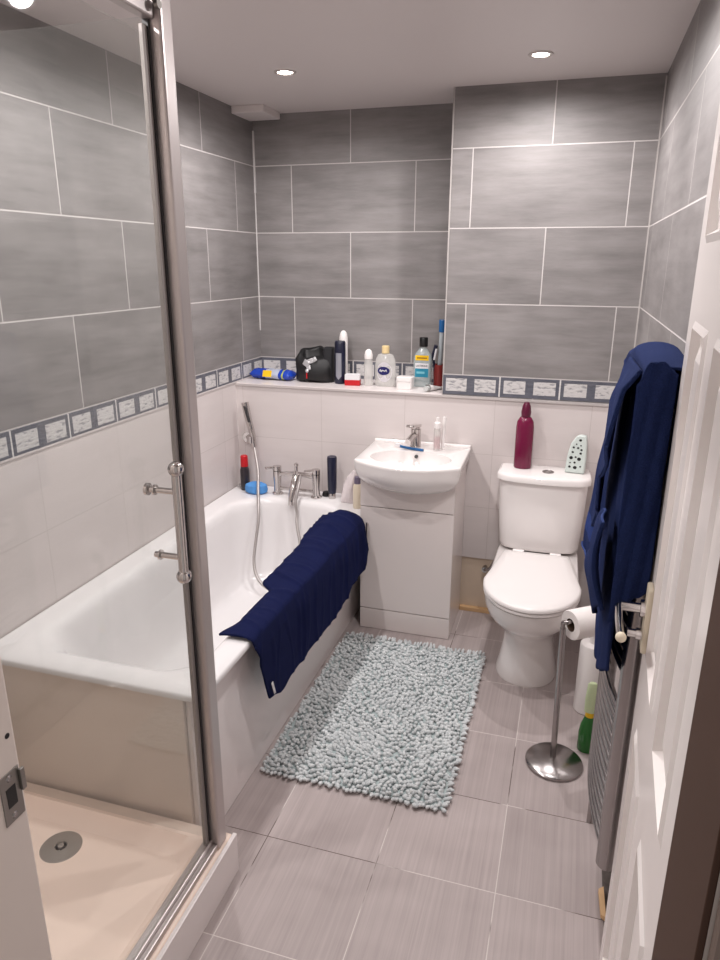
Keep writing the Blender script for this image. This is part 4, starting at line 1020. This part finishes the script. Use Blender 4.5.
def tpt(u, v):
    a = 2 * pi * v; w = 0.014 + 0.008 * u; h = 0.015 * (1 - u) + 0.0012
    return Vector((w * cos(a), 0.125 * u, 0.016 * (1 - u) + 0.003 * u + h * sin(a)))
bm = grid(tpt, 12, 16); bm.transform(Matrix.Translation((0.930, -0.258, Z)) @ Matrix.Rotation(math.radians(-22), 4, 'Z')); put('body', bm, white_p, tpst, angle=180)
bm = lathe(B(), [(0, 0), (0.011, 0), (0.0115, 0.020), (0, 0.020)], (0, 0, 0), M=frame_of((0, -1, 0))); bm.transform(Matrix.Translation((0.930, -0.257, Z + 0.0155)) @ Matrix.Rotation(math.radians(-22), 4, 'Z')); tagit(put('cap', bm, plain('grey cap', (196, 198, 196), 0.4), tpst), 'pale grey cap')

# ------------------------------------------------------------------ downlights and added shower fill
emi = emit_mat('lamp glow', (255, 246, 236), 30.0)
LAB = ['recessed chrome downlight in the ceiling above the bath taps', 'recessed chrome downlight in the ceiling above the toilet',
       'recessed chrome downlight above the towel radiator, seen in the shower glass', 'recessed chrome downlight above the near end of the bath']
POS = [(0.452, -0.68), (1.349, -0.657), (1.38, -1.60), (0.452, -1.56)]
for (x, y), lb in zip(POS[:3], LAB):
    if lb is LAB[0]:
        d0 = thing('downlight', (x, y, ZC), lb, 'ceiling light', 'recessed downlights')
        bm = B(); rr = []
        for r, z in [(0.027, -0.001), (0.030, -0.004), (0.040, -0.003), (0.041, 0.0), (0.026, 0.0)]:
            rr.append(ring(bm, [(x + r * cos(2 * pi * k / 36), y + r * sin(2 * pi * k / 36), ZC + z) for k in range(36)]))
        for a, b in zip(rr, rr[1:]): bridge(bm, a, b)
        put('bezel', bm, plain('bezel', (200, 192, 188), 0.4, 0.3), d0)
        put('lamp', lathe(B(), [(0, -0.0005), (0.026, -0.0005), (0.024, -0.002), (0, -0.002)], (x, y, ZC), seg=32), emi, d0)
    else:
        r = d0.copy(); C.objects.link(r); r.location = (x, y, ZC); r['label'] = lb
        for ch in list(d0.children):
            c = ch.copy(); C.objects.link(c); c.parent = r
for (x, y), e in zip(POS + [(0.42, -2.35)], (34, 33, 38, 29, 32)):  # last spot, over the shower tray, is an unseen fill added to brighten it
    L = bpy.data.lights.new('spot', 'SPOT'); L.energy = e; L.spot_size = math.radians(176); L.spot_blend = 0.7; L.shadow_soft_size = 0.024; L.color = (1.0, 0.962, 0.957)
    lo = bpy.data.objects.new('downlight_or_fill', L); C.objects.link(lo); lo.location = (x, y, ZC - 0.012)

# world: dim warm hallway light
wd = bpy.data.worlds.new('world'); bpy.context.scene.world = wd; wd.use_nodes = True
wd.node_tree.nodes['Background'].inputs[0].default_value = (1.0, 0.92, 0.88, 1); wd.node_tree.nodes['Background'].inputs[1].default_value = 0.4

# ------------------------------------------------------------------ camera
cam = bpy.data.cameras.new('camera'); co = bpy.data.objects.new('camera', cam); C.objects.link(co)
yaw, pitch, roll_ = [math.radians(a) for a in (16.8441, 17.3307, 0.2014)]
Fv = Vector((-sin(yaw) * cos(pitch), cos(yaw) * cos(pitch), -sin(pitch)))
R0 = Vector((cos(yaw), sin(yaw), 0)); U0 = R0.cross(Fv)
Rv = R0 * cos(roll_) + U0 * sin(roll_); Uv = -R0 * sin(roll_) + U0 * cos(roll_)
m = Matrix((Rv, Uv, -Fv)).transposed().to_4x4(); m.translation = (1.5398, -3.3207, 1.5821)
co.matrix_world = m
cam.sensor_fit = 'VERTICAL'; cam.sensor_height = 36.0; cam.lens = 697.7478 / 960 * 36.0; cam.clip_start = 0.02
sc = bpy.context.scene; sc.camera = co
sc.view_settings.view_transform = 'Standard'; sc.view_settings.look = 'None'; sc.view_settings.exposure = 0.0
